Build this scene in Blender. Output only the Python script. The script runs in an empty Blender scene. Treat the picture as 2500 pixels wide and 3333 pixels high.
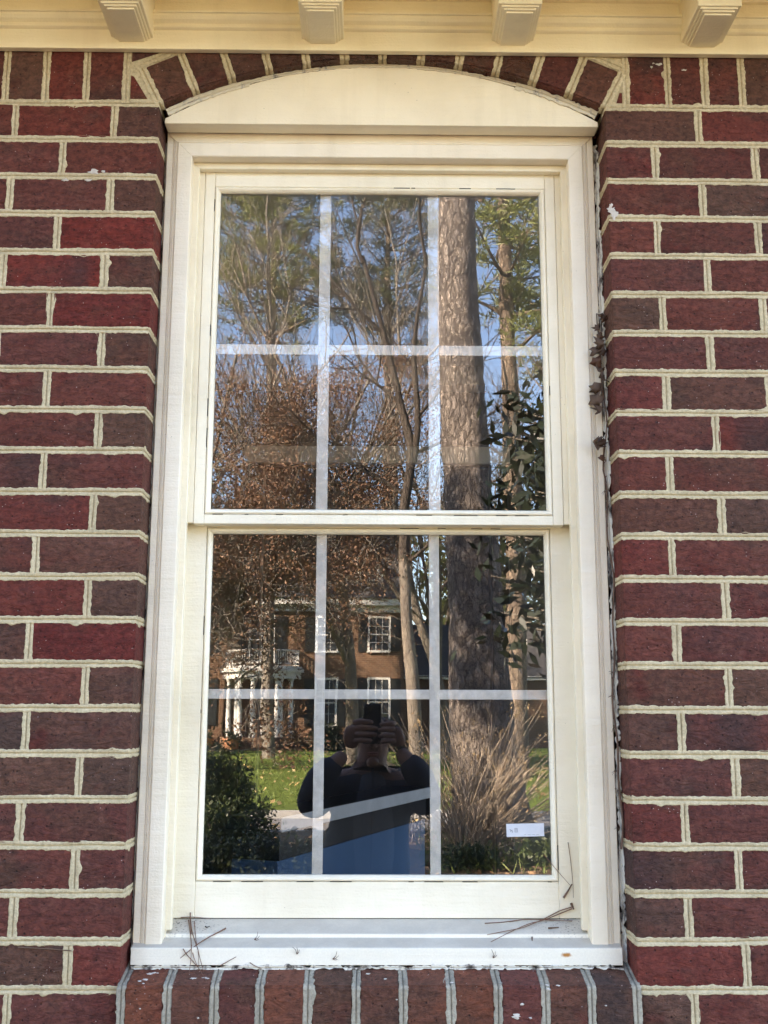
import bpy, bmesh, math, random
import numpy as np
from mathutils import Vector, Matrix, noise

SC = bpy.context.scene
COL = SC.collection
R = math.radians

# ------------------------------------------------------------------ camera, sky, sun, exposure
def look_matrix(loc, pitch, yaw, roll):
    cp, sp, cy, sy, cr, sr = math.cos(pitch), math.sin(pitch), math.cos(yaw), math.sin(yaw), math.cos(roll), math.sin(roll)
    rz = np.array([[cy, -sy, 0], [sy, cy, 0], [0, 0, 1]])
    rx = np.array([[1, 0, 0], [0, cp, -sp], [0, sp, cp]])
    ry = np.array([[cr, 0, sr], [0, 1, 0], [-sr, 0, cr]])
    m = rz @ rx @ ry
    w = Matrix.Identity(4)
    for i in range(3):
        w[i][0] = m[i, 0]; w[i][1] = m[i, 2]; w[i][2] = -m[i, 1]; w[i][3] = loc[i]
    return w

CAM = (-0.0152, -1.9699, 1.55)
cam = bpy.data.cameras.new('camera')
cam.sensor_fit = 'VERTICAL'; cam.sensor_height = 24.0; cam.lens = 3470.0 / 3333.0 * 24.0
cam.clip_start = 0.01; cam.clip_end = 2000
camo = bpy.data.objects.new('camera', cam); COL.objects.link(camo)
camo.matrix_world = look_matrix(CAM, 0.18341, -0.01053, -0.00307)
SC.camera = camo

SUN_AZ = math.atan2(-0.85, 0.53)         # measured from +y towards +x
SUN_EL = R(29)
world = bpy.data.worlds.new('World'); SC.world = world; world.use_nodes = True
wn = world.node_tree.nodes; wl = world.node_tree.links
sky = wn.new('ShaderNodeTexSky'); sky.sky_type = 'NISHITA'; sky.sun_disc = False
sky.sun_elevation = SUN_EL; sky.sun_rotation = SUN_AZ
sky.air_density = 1.0; sky.dust_density = 0.2; sky.ozone_density = 3.0
bg = wn['Background']; bg.inputs[1].default_value = 0.10
wl.new(sky.outputs[0], bg.inputs[0])
sun = bpy.data.lights.new('sun', 'SUN'); sun.energy = 5.0; sun.angle = R(0.5); sun.color = (1.0, 0.91, 0.77)
suno = bpy.data.objects.new('sun', sun); COL.objects.link(suno)
tosun = Vector((math.sin(SUN_AZ) * math.cos(SUN_EL), math.cos(SUN_AZ) * math.cos(SUN_EL), math.sin(SUN_EL)))
suno.rotation_euler = tosun.to_track_quat('Z', 'Y').to_euler()
suno.location = (-20, 12, 20)
SC.view_settings.view_transform = 'Standard'; SC.view_settings.look = 'None'
SC.view_settings.exposure = 3.62; SC.view_settings.gamma = 1.0
SC.view_settings.use_white_balance = True; SC.view_settings.white_balance_temperature = 7350; SC.view_settings.white_balance_tint = 19.0
SC.view_settings.use_curve_mapping = False
SC.render.engine = 'CYCLES'
SC.cycles.max_bounces = 10; SC.cycles.diffuse_bounces = 5; SC.cycles.transparent_max_bounces = 16

# ------------------------------------------------------------------ helpers
def tag(o, label=None, cat=None, group=None, kind=None):
    if label: o['label'] = label
    if cat: o['category'] = cat
    if group: o['group'] = group
    if kind: o['kind'] = kind
    return o

def empty(name, loc=(0, 0, 0), label=None, cat=None, group=None):
    o = bpy.data.objects.new(name, None); COL.objects.link(o); o.location = loc
    o.empty_display_size = 0.1
    return tag(o, label, cat, group)

class MB:
    """collects pieces of one mesh"""
    def __init__(s):
        s.v = []; s.f = []; s.n = 0
    def add(s, verts, faces):
        b = s.n
        s.v.extend(tuple(map(float, q)) for q in verts); s.n += len(verts)
        s.f.extend(tuple(i + b for i in q) for q in faces)
        return b
    def box(s, x0, x1, y0, y1, z0, z1):
        v = [(x0, y0, z0), (x1, y0, z0), (x1, y1, z0), (x0, y1, z0), (x0, y0, z1), (x1, y0, z1), (x1, y1, z1), (x0, y1, z1)]
        s.add(v, [(0, 3, 2, 1), (4, 5, 6, 7), (0, 1, 5, 4), (1, 2, 6, 5), (2, 3, 7, 6), (3, 0, 4, 7)])
    def tube(s, pts, rad, sides=6, cap=True):
        P = np.asarray(pts, float); n = len(P)
        T = np.empty_like(P); T[1:-1] = P[2:] - P[:-2]; T[0] = P[1] - P[0]; T[-1] = P[-1] - P[-2]
        T /= np.linalg.norm(T, axis=1, keepdims=True) + 1e-12
        up = np.array([0, 0, 1.0]) if abs(T[0, 2]) < .9 else np.array([1.0, 0, 0])
        A = np.cross(T, up); A /= np.linalg.norm(A, axis=1, keepdims=True) + 1e-9
        B = np.cross(T, A)
        r = np.broadcast_to(np.asarray(rad, float), (n,))
        a = np.arange(sides) * 2 * math.pi / sides
        V = P[:, None] + r[:, None, None] * (np.cos(a)[None, :, None] * A[:, None] + np.sin(a)[None, :, None] * B[:, None])
        f = []
        for i in range(n - 1):
            for j in range(sides):
                k = (j + 1) % sides
                f.append((i * sides + j, i * sides + k, (i + 1) * sides + k, (i + 1) * sides + j))
        if cap:
            f.append(tuple(range(sides))); f.append(tuple(range((n - 1) * sides, n * sides))[::-1])
        s.add(V.reshape(-1, 3), f)
    def quads(s, C, U, W):
        C, U, W = map(np.asarray, (C, U, W)); n = len(C)
        V = np.stack([C - U - W, C + U - W, C + U + W, C - U + W], 1).reshape(-1, 3)
        s.add(V, [(4 * i, 4 * i + 1, 4 * i + 2, 4 * i + 3) for i in range(n)])
    def lathe(s, prof, cx, cy, sides=24, cap=True):
        v = []; f = []
        for (r, z) in prof:
            for j in range(sides):
                a = 2 * math.pi * j / sides
                v.append((cx + r * math.cos(a), cy + r * math.sin(a), z))
        for i in range(len(prof) - 1):
            for j in range(sides):
                k = (j + 1) % sides
                f.append((i * sides + j, i * sides + k, (i + 1) * sides + k, (i + 1) * sides + j))
        if cap:
            f.append(tuple(range(sides))[::-1]); f.append(tuple(range((len(prof) - 1) * sides, len(prof) * sides)))
        s.add(v, f)
    def mesh(s, name, smooth=False):
        me = bpy.data.meshes.new(name); me.from_pydata(s.v, [], s.f); me.update()
        if smooth: me.polygons.foreach_set('use_smooth', [True] * len(me.polygons))
        return me
    def build(s, name, mat, parent=None, smooth=False, color=None):
        return link(name, s.mesh(name, smooth), mat, parent, color)

def link(name, me, mat, parent=None, color=None):
    o = bpy.data.objects.new(name, me); COL.objects.link(o)
    if mat and not me.materials: me.materials.append(mat)
    if parent: o.parent = parent
    if color: o.color = (*color, 1)
    return o

def bevel(o, w, seg=2):
    m = o.modifiers.new('bevel', 'BEVEL'); m.width = w; m.segments = seg; m.limit_method = 'ANGLE'; m.angle_limit = R(40)
    m.harden_normals = False
    return o

# ------------------------------------------------------------------ materials
class NT:
    def __init__(s, name, rough=.6, spec=.5):
        s.m = bpy.data.materials.new(name); s.m.use_nodes = True
        s.t = s.m.node_tree; s.b = s.t.nodes['Principled BSDF']
        s.b.inputs['Roughness'].default_value = rough
        s.b.inputs['Specular IOR Level'].default_value = spec
        s.tc = s.t.nodes.new('ShaderNodeTexCoord')
        s.src = s.tc.outputs['Object']
    def n(s, t, **kw):
        x = s.t.nodes.new(t)
        for k, v in kw.items(): setattr(x, k, v)
        return x
    def l(s, a, b): s.t.links.new(a, b)
    def noise(s, scale, detail=4, rough=.6, stretch=None, dist=0, src=None):
        x = s.n('ShaderNodeTexNoise'); x.inputs['Scale'].default_value = scale
        x.inputs['Detail'].default_value = detail; x.inputs['Roughness'].default_value = rough
        x.inputs['Distortion'].default_value = dist
        co = src or s.src
        if stretch:
            m = s.n('ShaderNodeMapping'); m.inputs['Scale'].default_value = stretch; s.l(co, m.inputs[0]); co = m.outputs[0]
        s.l(co, x.inputs['Vector']); return x.outputs['Fac']
    def vor(s, scale, stretch=None, feature='F1', out='Distance', rnd=1.0, src=None):
        x = s.n('ShaderNodeTexVoronoi', feature=feature); x.inputs['Scale'].default_value = scale
        x.inputs['Randomness'].default_value = rnd
        co = src or s.src
        if stretch:
            m = s.n('ShaderNodeMapping'); m.inputs['Scale'].default_value = stretch; s.l(co, m.inputs[0]); co = m.outputs[0]
        s.l(co, x.inputs['Vector']); return x.outputs[out]
    def ramp(s, fac, stops):
        x = s.n('ShaderNodeValToRGB'); e = x.color_ramp.elements
        while len(e) < len(stops): e.new(0.5)
        for q, (p, c) in zip(e, stops):
            q.position = p; q.color = (*c, 1) if len(c) == 3 else c
        s.l(fac, x.inputs[0]); return x.outputs[0]
    def rng(s, fac, a, b, c=0, d=1):
        x = s.n('ShaderNodeMapRange'); x.inputs[1].default_value = a; x.inputs[2].default_value = b
        x.inputs[3].default_value = c; x.inputs[4].default_value = d; s.l(fac, x.inputs[0]); return x.outputs[0]
    def math(s, op, a, b=None):
        x = s.n('ShaderNodeMath', operation=op)
        for i, q in enumerate((a, b)):
            if q is None: continue
            if isinstance(q, (int, float)): x.inputs[i].default_value = q
            else: s.l(q, x.inputs[i])
        return x.outputs[0]
    def mix(s, fac, a, b, mode='MIX'):
        x = s.n('ShaderNodeMixRGB', blend_type=mode)
        for i, q in enumerate((fac, a, b)):
            if isinstance(q, (int, float)): x.inputs[i].default_value = q
            elif isinstance(q, tuple): x.inputs[i].default_value = (*q, 1)
            else: s.l(q, x.inputs[i])
        return x.outputs[0]
    def bump(s, h, dist, strength=1.0, prev=None):
        x = s.n('ShaderNodeBump'); x.inputs['Distance'].default_value = dist; x.inputs['Strength'].default_value = strength
        s.l(h, x.inputs['Height'])
        if prev: s.l(prev, x.inputs['Normal'])
        return x.outputs[0]
    def fin(s, col=None, rough=None, normal=None):
        if col is not None:
            if isinstance(col, tuple): s.b.inputs['Base Color'].default_value = (*col, 1)
            else: s.l(col, s.b.inputs['Base Color'])
        if rough is not None: s.l(rough, s.b.inputs['Roughness'])
        if normal is not None: s.l(normal, s.b.inputs['Normal'])
        return s.m
    def objvec(s):
        """object coordinates shifted by a random amount for each object"""
        oi = s.n('ShaderNodeObjectInfo')
        v = s.n('ShaderNodeVectorMath', operation='ADD')
        m = s.n('ShaderNodeVectorMath', operation='SCALE'); m.inputs[0].default_value = (37.3, 19.7, 53.1)
        s.l(oi.outputs['Random'], m.inputs['Scale']); s.l(s.tc.outputs['Object'], v.inputs[0]); s.l(m.outputs[0], v.inputs[1])
        s.src = v.outputs[0]; return oi

def m_brick(name='brick_clay', gloss=False):
    t = NT(name, .8, .3); oi = t.objvec()
    base = oi.outputs['Color']
    big = t.noise(6, 3, .55, (1, 1, 2.0)); big2 = t.noise(10, 3, .6)
    dark = t.mix(t.rng(big, .54, .72, 0, .7), base, (.072, .040, .030))
    red = t.mix(t.rng(big2, .58, .74, 0, .75), dark, (.118, .016, .012))
    brown = t.mix(t.rng(t.noise(9, 2, .5), .58, .72, 0, .55), red, (.104, .050, .032))
    fire = t.mix(t.rng(t.noise(5, 2, .5, (1, 1, .5)), .60, .70, 0, .65), brown, (.044, .031, .030))
    mid = t.noise(85, 5, .72, (1, 1, 1.25), .4)
    c = t.mix(1.0, fire, t.ramp(mid, [(.30, (.50, .50, .50)), (.48, (.95, .95, .95)), (.72, (1.55, 1.5, 1.46))]), 'MULTIPLY')
    tint = t.noise(24, 4, .7)
    c = t.mix(t.math('MULTIPLY', t.rng(tint, .52, .72, 0, .22), t.rng(mid, .45, .6)), c, (.25, .14, .10))
    grit = t.vor(105); gm = t.noise(30, 2, .5)
    c = t.mix(t.math('MULTIPLY', t.rng(grit, .12, .07), t.rng(gm, .53, .60)), c, (.46, .34, .31))
    pits = t.vor(70)
    c = t.mix(t.rng(pits, .15, .06, 0, .75), c, (.016, .010, .009))
    tear = t.noise(42, 6, .75, (1, 1, 1.6), 1.2); ridge = t.noise(16, 4, .65, (1, 1, 2.4), 1.6)
    h = t.math('ADD', t.math('MULTIPLY', tear, 1.0), t.math('MULTIPLY', ridge, 1.3))
    h = t.math('SUBTRACT', h, t.math('MULTIPLY', t.rng(pits, .18, .05), .35))
    nrm = t.bump(h, .011, 1.0)
    return t.fin(c, None if not gloss else t.rng(tear, .3, .7, .12, .5), nrm)

def m_mortar():
    t = NT('mortar', .92, .2); t.src = t.n('ShaderNodeNewGeometry').outputs['Position']
    a = t.noise(18, 4, .6); b = t.noise(160, 3, .7); w = t.noise(420, 2, .6)
    c = t.ramp(a, [(.3, (.46, .375, .235)), (.6, (.58, .485, .315)), (.8, (.64, .55, .375))])
    c = t.mix(1.0, c, t.ramp(b, [(.25, (.68, .68, .68)), (.65, (1.1, 1.1, 1.1))]), 'MULTIPLY')
    return t.fin(c, None, t.bump(t.math('ADD', b, t.math('MULTIPLY', w, .5)), .0022))

def m_mortar_grey():
    t = NT('mortar_grey', .92, .2); t.src = t.n('ShaderNodeNewGeometry').outputs['Position']
    a = t.noise(18, 4, .6); b = t.noise(170, 3, .7)
    c = t.ramp(a, [(.3, (.25, .225, .18)), (.65, (.37, .335, .265))])
    c = t.mix(1.0, c, t.ramp(b, [(.25, (.7, .7, .7)), (.65, (1.15, 1.15, 1.15))]), 'MULTIPLY')
    return t.fin(c, None, t.bump(b, .002))

def m_paint(name='cream_paint', base=(.85, .775, .625), dirt=.6):
    t = NT(name, .42, .45); oi = t.objvec()
    pos = t.n('ShaderNodeNewGeometry').outputs['Position']
    c = t.mix(1.0, base, oi.outputs['Color'], 'MULTIPLY')
    a = t.noise(5, 4, .6, src=pos)
    c = t.mix(1.0, c, t.ramp(a, [(.28, (.90, .885, .86)), (.6, (1.02, 1.02, 1.02))]), 'MULTIPLY')
    stk = t.noise(26, 4, .6, (1, 1, .07), src=pos)
    c = t.mix(1.0, c, t.ramp(stk, [(.30, (.955, .95, .94)), (.46, (1.01, 1.01, 1.01))]), 'MULTIPLY')
    sp = t.vor(65, src=pos)
    c = t.mix(t.math('MULTIPLY', t.rng(sp, .075, .04, 0, dirt), t.rng(t.noise(9, 2, .5, src=pos), .55, .65)), c, (.18, .15, .11))
    brush = t.noise(60, 3, .6, (.12, 1, 1.2), src=pos)
    orange = t.noise(240, 2, .5, src=pos)
    n = t.bump(t.math('ADD', brush, t.math('MULTIPLY', orange, .35)), .0019)
    return t.fin(c, t.rng(a, .3, .7, .34, .5), n)

def m_sill():
    t = NT('sill_paint', .5, .45); pos = t.n('ShaderNodeNewGeometry').outputs['Position']
    a = t.noise(9, 4, .6, src=pos)
    nz = t.n('ShaderNodeSeparateXYZ'); t.l(t.n('ShaderNodeNewGeometry').outputs['True Normal'], nz.inputs[0])
    tint = t.math('MULTIPLY', t.rng(nz.outputs[2], .5, .9), t.rng(t.noise(14, 4, .6, src=pos), .2, .6, .55, 1))  # upward faces mixed towards a darker, patchy grey
    c = t.mix(tint, t.ramp(a, [(.3, (.78, .725, .60)), (.7, (.84, .79, .67))]), (.50, .455, .385))
    g = t.noise(300, 2, .6, src=pos)
    c = t.mix(1.0, c, t.ramp(g, [(.3, (.94, .94, .94)), (.7, (1.02, 1.02, 1.02))]), 'MULTIPLY')
    # dirt specks gathered in the corners of the ledge, and a rust mark on the front edge
    sx = t.n('ShaderNodeSeparateXYZ'); t.l(pos, sx.inputs[0])
    ends = t.math('ABSOLUTE', t.math('ADD', sx.outputs[0], .0035))
    sp = t.noise(210, 3, .65, src=pos)
    c = t.mix(t.math('MULTIPLY', t.math('MULTIPLY', t.rng(ends, .25, .37, 0, .9), t.rng(sp, .57, .64)), t.rng(sx.outputs[1], .075, .11)), c, (.07, .055, .045))
    v = t.n('ShaderNodeVectorMath', operation='DISTANCE'); m = t.n('ShaderNodeMapping')
    m.inputs['Scale'].default_value = (1, 1, 2.2); t.l(pos, m.inputs[0]); t.l(m.outputs[0], v.inputs[0])
    v.inputs[1].default_value = (.335, .047, 1.1195 * 2.2)
    rust = t.math('ADD', v.outputs['Value'], t.math('MULTIPLY', t.math('SUBTRACT', t.noise(130, 3, .6, src=pos), .5), .014))
    c = t.mix(t.rng(rust, .011, .004), c, (.42, .17, .035))
    crack = t.noise(26, 3, .6, (.08, 1, 5), src=pos)
    return t.fin(c, None, t.bump(t.math('ADD', t.math('MULTIPLY', crack, .7), t.math('MULTIPLY', g, .25)), .0012))

def m_caulk(name='old_caulk', crack=.40, pale=(.66, .62, .53)):
    t = NT(name, .8, .3); t.src = t.n('ShaderNodeNewGeometry').outputs['Position']
    a = t.noise(48, 5, .62, (1, 1, .4)); b = t.noise(240, 3, .6)
    c = t.ramp(a, [(crack - .05, (.05, .042, .035)), (crack, (.20, .175, .15)), (crack + .05, (.44, .40, .34)), (crack + .10, pale)])
    return t.fin(c, None, t.bump(t.math('ADD', a, t.math('MULTIPLY', b, .3)), .004))

def m_simple(name, c1, c2, scale=6, rough=.8, bump=0.0, bscale=None, spec=.3, island=None, src='obj'):
    t = NT(name, rough, spec)
    if src == 'pos': t.src = t.n('ShaderNodeNewGeometry').outputs['Position']
    a = t.noise(scale, 4, .6)
    c = t.mix(t.rng(a, .3, .7), c1, c2)
    if island:
        g = t.n('ShaderNodeNewGeometry')
        c = t.mix(t.math('MULTIPLY', g.outputs['Random Per Island'], .9), c, island)
    nrm = t.bump(t.noise(bscale or scale * 6, 4, .65), bump) if bump else None
    return t.fin(c, None, nrm)

def m_leaf(name, c1, c2, c3, rough=.5, trans=.25):
    t = NT(name, rough, .35)
    g = t.n('ShaderNodeNewGeometry')
    c = t.ramp(g.outputs['Random Per Island'], [(0, c1), (.5, c2), (1, c3)])
    t.l(c, t.b.inputs['Base Color'])
    tr = t.n('ShaderNodeBsdfTranslucent'); t.l(c, tr.inputs[0])
    mx = t.n('ShaderNodeMixShader'); mx.inputs[0].default_value = trans
    t.l(t.b.outputs[0], mx.inputs[1]); t.l(tr.outputs[0], mx.inputs[2])
    t.l(mx.outputs[0], t.t.nodes['Material Output'].inputs[0])
    return t.m

def m_bark(name, c1, c2, sc=4.0, dist=.05, furrow=(.03, .022, .018)):
    t = NT(name, .9, .15)
    t.src = t.n('ShaderNodeNewGeometry').outputs['Position']
    def warp(scale, amt):
        nx = t.n('ShaderNodeTexNoise'); nx.inputs['Scale'].default_value = scale; nx.inputs['Detail'].default_value = 5
        nx.inputs['Roughness'].default_value = .65
        t.l(t.src, nx.inputs['Vector'])
        va = t.n('ShaderNodeVectorMath', operation='MULTIPLY_ADD'); t.l(nx.outputs['Color'], va.inputs[0])
        va.inputs[1].default_value = (amt, amt, amt * 2.2); t.l(t.src, va.inputs[2]); return va.outputs[0]
    w = warp(7, .16)
    e = t.vor(sc, (1.7, 1.7, .6), 'DISTANCE_TO_EDGE', src=w)
    e2 = t.vor(sc * 2.7, (1.6, 1.6, .7), 'DISTANCE_TO_EDGE', src=w)
    cell = t.n('ShaderNodeSeparateColor'); t.l(t.vor(sc, (1.7, 1.7, .6), 'F1', 'Color', src=w), cell.inputs[0])
    f = t.noise(30, 6, .75, (1, 1, .4))
    col = t.mix(t.rng(f, .3, .7), c1, c2)
    col = t.mix(1.0, col, t.ramp(cell.outputs[0], [(0, (.72, .72, .74)), (1, (1.22, 1.2, 1.16))]), 'MULTIPLY')
    col = t.mix(t.rng(e2, .0, .06, .55, 0), col, furrow)
    col = t.mix(t.rng(t.math('ADD', e, t.math('MULTIPLY', f, .05)), .02, .085, 1, 0), col, furrow)
    h = t.math('ADD', t.math('ADD', t.rng(e, 0, .18), t.math('MULTIPLY', t.rng(e2, 0, .14), .4)), t.math('MULTIPLY', f, .5))
    return t.fin(col, None, t.bump(h, dist))

def m_glass():
    m = bpy.data.materials.new('window_glass'); m.use_nodes = True
    t = m.node_tree; t.nodes.remove(t.nodes['Principled BSDF'])
    tr = t.nodes.new('ShaderNodeBsdfTransparent'); tr.inputs[0].default_value = (.995, 1, .997, 1)
    gl = t.nodes.new('ShaderNodeBsdfGlossy'); gl.inputs['Roughness'].default_value = 0.0
    gl.inputs['Color'].default_value = (1, 1, 1, 1)
    lw = t.nodes.new('ShaderNodeFresnel'); lw.inputs['IOR'].default_value = 1.85
    geo = t.nodes.new('ShaderNodeNewGeometry')
    ir = t.nodes.new('ShaderNodeMapRange'); ir.inputs[3].default_value = 1.85; ir.inputs[4].default_value = 1 / 1.85
    t.links.new(geo.outputs['Backfacing'], ir.inputs[0]); t.links.new(ir.outputs[0], lw.inputs['IOR'])
    ns = t.nodes.new('ShaderNodeTexNoise'); ns.inputs['Scale'].default_value = 5.5; ns.inputs['Detail'].default_value = 1.0
    t.links.new(geo.outputs['Position'], ns.inputs['Vector'])
    bp = t.nodes.new('ShaderNodeBump'); bp.inputs['Distance'].default_value = .00011; bp.inputs['Strength'].default_value = 1
    t.links.new(ns.outputs['Fac'], bp.inputs['Height']); t.links.new(bp.outputs[0], gl.inputs['Normal'])
    mx = t.nodes.new('ShaderNodeMixShader'); t.links.new(lw.outputs[0], mx.inputs[0])
    t.links.new(tr.outputs[0], mx.inputs[1]); t.links.new(gl.outputs[0], mx.inputs[2])
    t.links.new(mx.outputs[0], t.nodes['Material Output'].inputs[0])
    return m

def m_farbrick(name, c1, c2, mortar, scale):
    t = NT(name, .85, .2)
    mp = t.n('ShaderNodeMapping'); mp.inputs['Rotation'].default_value = (R(90), 0, 0)
    t.l(t.tc.outputs['Object'], mp.inputs[0])
    b = t.n('ShaderNodeTexBrick'); b.inputs['Scale'].default_value = scale
    b.inputs['Mortar Size'].default_value = .012; b.inputs['Brick Width'].default_value = .2; b.inputs['Row Height'].default_value = .08
    b.inputs['Color1'].default_value = (*c1, 1); b.inputs['Color2'].default_value = (*c2, 1); b.inputs['Mortar'].default_value = (*mortar, 1)
    t.l(mp.outputs[0], b.inputs['Vector'])
    c = t.mix(1.0, b.outputs['Color'], t.ramp(t.noise(.8, 4, .6), [(.3, (.75, .75, .75)), (.7, (1.15, 1.15, 1.15))]), 'MULTIPLY')
    return t.fin(c)

M = {}
M['brick'] = m_brick(); M['brick_gloss'] = m_brick('brick_glazed', True)
M['mortar'] = m_mortar(); M['mortar_grey'] = m_mortar_grey()
M['paint'] = m_paint(); M['trim'] = m_paint('eave_bounce_paint', (.87, .765, .525), .35)  # eave colour yellowed and lifted for the warm light bounced under it
M['sill'] = m_sill(); M['caulk'] = m_caulk(); M['arch_caulk'] = m_caulk('arch_caulk', .33, (.66, .585, .44)); M['glass'] = m_glass()
M['muntin'] = m_simple('grille_white', (.43, .40, .37), (.60, .565, .53), 45, .4)
M['dark'] = m_simple('dark_gap', (.02, .018, .016), (.03, .027, .024))
M['needle'] = m_simple('dry_needle', (.14, .066, .042), (.21, .11, .07), 40, .6)
M['dryleaf'] = m_leaf('withered_leaf', (.075, .050, .036), (.115, .080, .058), (.16, .055, .03), .7, .1)
M['rustleaf'] = m_leaf('rusty_leaf', (.14, .05, .028), (.11, .055, .035), (.17, .06, .03), .7, .1)
M['vine'] = m_simple('vine_stem', (.10, .062, .042), (.17, .10, .07), 60, .8)
M['sticker'] = m_simple('sticker_paper', (.55, .57, .62), (.64, .66, .70), 30, .5)
M['ink'] = m_simple('sticker_ink', (.22, .23, .27), (.30, .31, .35), 60, .6)
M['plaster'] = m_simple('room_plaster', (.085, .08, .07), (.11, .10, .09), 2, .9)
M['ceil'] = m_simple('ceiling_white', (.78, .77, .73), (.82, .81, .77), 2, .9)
M['roomfloor'] = m_simple('oak_floor', (.16, .09, .05), (.24, .14, .08), 3, .4)
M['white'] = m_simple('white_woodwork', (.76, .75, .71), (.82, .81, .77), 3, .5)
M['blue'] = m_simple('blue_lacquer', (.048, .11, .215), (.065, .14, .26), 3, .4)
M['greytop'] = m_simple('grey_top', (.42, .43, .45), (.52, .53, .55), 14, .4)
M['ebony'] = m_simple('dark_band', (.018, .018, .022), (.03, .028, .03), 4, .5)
M['wallmass'] = m_farbrick('plain_brickwork', (.125, .038, .031), (.095, .040, .032), (.42, .36, .25), 1.0)
M['housebrick'] = m_farbrick('orange_brickwork', (.145, .072, .040), (.10, .051, .031), (.18, .13, .085), 1.0)
M['shingle'] = m_simple('slate_shingle', (.045, .043, .042), (.08, .076, .073), 5, .9, .02, 20)
M['shutter'] = m_simple('black_shutter', (.014, .016, .016), (.022, .024, .023), 5, .4)
M['housewhite'] = m_simple('white_house_trim', (.50, .49, .455), (.56, .55, .51), 2, .5)
M['farglass'] = m_simple('far_glass', (.025, .03, .035), (.05, .06, .07), 1, .06, spec=.9)
M['bark_pine'] = m_bark('pine_bark', (.235, .195, .165), (.42, .36, .31), 7.6, .055, (.045, .034, .028))
M['bark_far'] = m_bark('far_pine_bark', (.23, .17, .125), (.37, .29, .22), 6, .04, (.07, .05, .036))
M['bark_grey'] = m_bark('grey_bark', (.17, .15, .125), (.30, .27, .225), 7, .012, (.10, .085, .07))
M['bark_dark'] = m_bark('dark_bark', (.065, .052, .042), (.115, .095, .078), 6, .02)
M['bark_pale'] = m_bark('pale_bark', (.19, .162, .13), (.28, .24, .195), 6, .012, (.13, .10, .08))
M['needles_lit'] = m_leaf('pine_foliage', (.13, .15, .042), (.18, .195, .062), (.24, .245, .085), .5, .4)
M['needles_dark'] = m_leaf('deep_pine_foliage', (.065, .078, .030), (.095, .107, .042), (.14, .148, .06), .5, .35)
M['needles_yellow'] = m_leaf('yellow_pine_foliage', (.12, .14, .035), (.17, .19, .05), (.23, .235, .07), .5, .3)
M['russet'] = m_leaf('russet_leaf', (.10, .050, .030), (.155, .080, .045), (.235, .138, .08), .6, .2)
M['magnolia'] = m_leaf('glossy_leaf', (.008, .013, .007), (.013, .019, .009), (.02, .026, .013), .3, .03)
M['shrub'] = m_leaf('shrub_leaf', (.026, .042, .013), (.046, .066, .02), (.07, .09, .028), .45, .2)
M['hedge'] = m_leaf('dark_hedge_leaf', (.018, .028, .012), (.028, .04, .016), (.045, .055, .022), .4, .15)
M['twig'] = m_simple('dry_twig', (.24, .19, .14), (.38, .31, .23), 5, .8)
M['seed'] = m_leaf('dry_bloom', (.22, .15, .07), (.32, .225, .11), (.40, .29, .15), .7, .2)
M['fallen'] = m_leaf('fallen_leaf', (.28, .17, .07), (.40, .29, .12), (.50, .40, .20), .6, .15)
M['straw'] = m_leaf('pine_straw', (.18, .11, .062), (.27, .17, .095), (.34, .22, .125), .8, .1)
M['lawn'] = m_simple('lawn_grass', (.095, .135, .026), (.14, .185, .042), 1.4, .9, .03, 60, .1, src='pos')
M['yard'] = m_simple('leafy_soil', (.15, .105, .066), (.24, .175, .115), 2.6, .95, .03, 30, .1, src='pos')
M['street'] = m_simple('worn_asphalt', (.15, .145, .14), (.20, .195, .19), 3, .9, .004, 150, .2, src='pos')
M['kerb'] = m_simple('kerb_concrete', (.30, .29, .27), (.38, .37, .34), 5, .9, src='pos')
M['blade'] = m_leaf('grass_blade', (.09, .14, .025), (.14, .19, .04), (.19, .23, .06), .6, .25)
M['skin'] = m_simple('skin', (.20, .112, .085), (.245, .142, .108), 12, .5)
M['jacket'] = m_simple('navy_jacket', (.014, .017, .026), (.022, .026, .036), 18, .75, .002, 300)
M['shirt'] = m_simple('grey_sweater', (.055, .06, .072), (.075, .08, .095), 60, .85, .002, 400)
M['jeans'] = m_simple('blue_jeans', (.035, .055, .10), (.05, .075, .13), 30, .8)
M['hair'] = m_simple('brown_hair', (.035, .024, .018), (.06, .042, .03), 40, .6)
M['phone'] = m_simple('black_phone', (.012, .012, .013), (.016, .016, .018), 5, .25, spec=.5)
M['lens'] = m_simple('phone_lens', (.01, .01, .014), (.02, .02, .026), 5, .05, spec=.8)
M['clay'] = m_simple('terracotta', (.32, .14, .075), (.38, .18, .10), 4, .8)

# ================================================================== THE BRICK WALL
rs = random.Random(7)
X0 = 0.4504; H = 0.080; ZT = 2.7514; JH = 0.0053      # opening half width, course pitch, first bed joint, half joint
TONE = {'r': (.136, .030, .022), 'm': (.120, .034, .025), 'b': (.110, .043, .029), 'd': (.103, .047, .032),
        'k': (.084, .043, .031), 'R': (.145, .023, .017), 'o': (.150, .047, .026), 'g': (.088, .037, .025)}
def tone(ch):
    c = TONE[ch]; f = 1.22 * rs.uniform(.9, 1.1); w = rs.uniform(.94, 1.06)
    return (c[0] * f * w, c[1] * f, c[2] * f / w)

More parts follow.
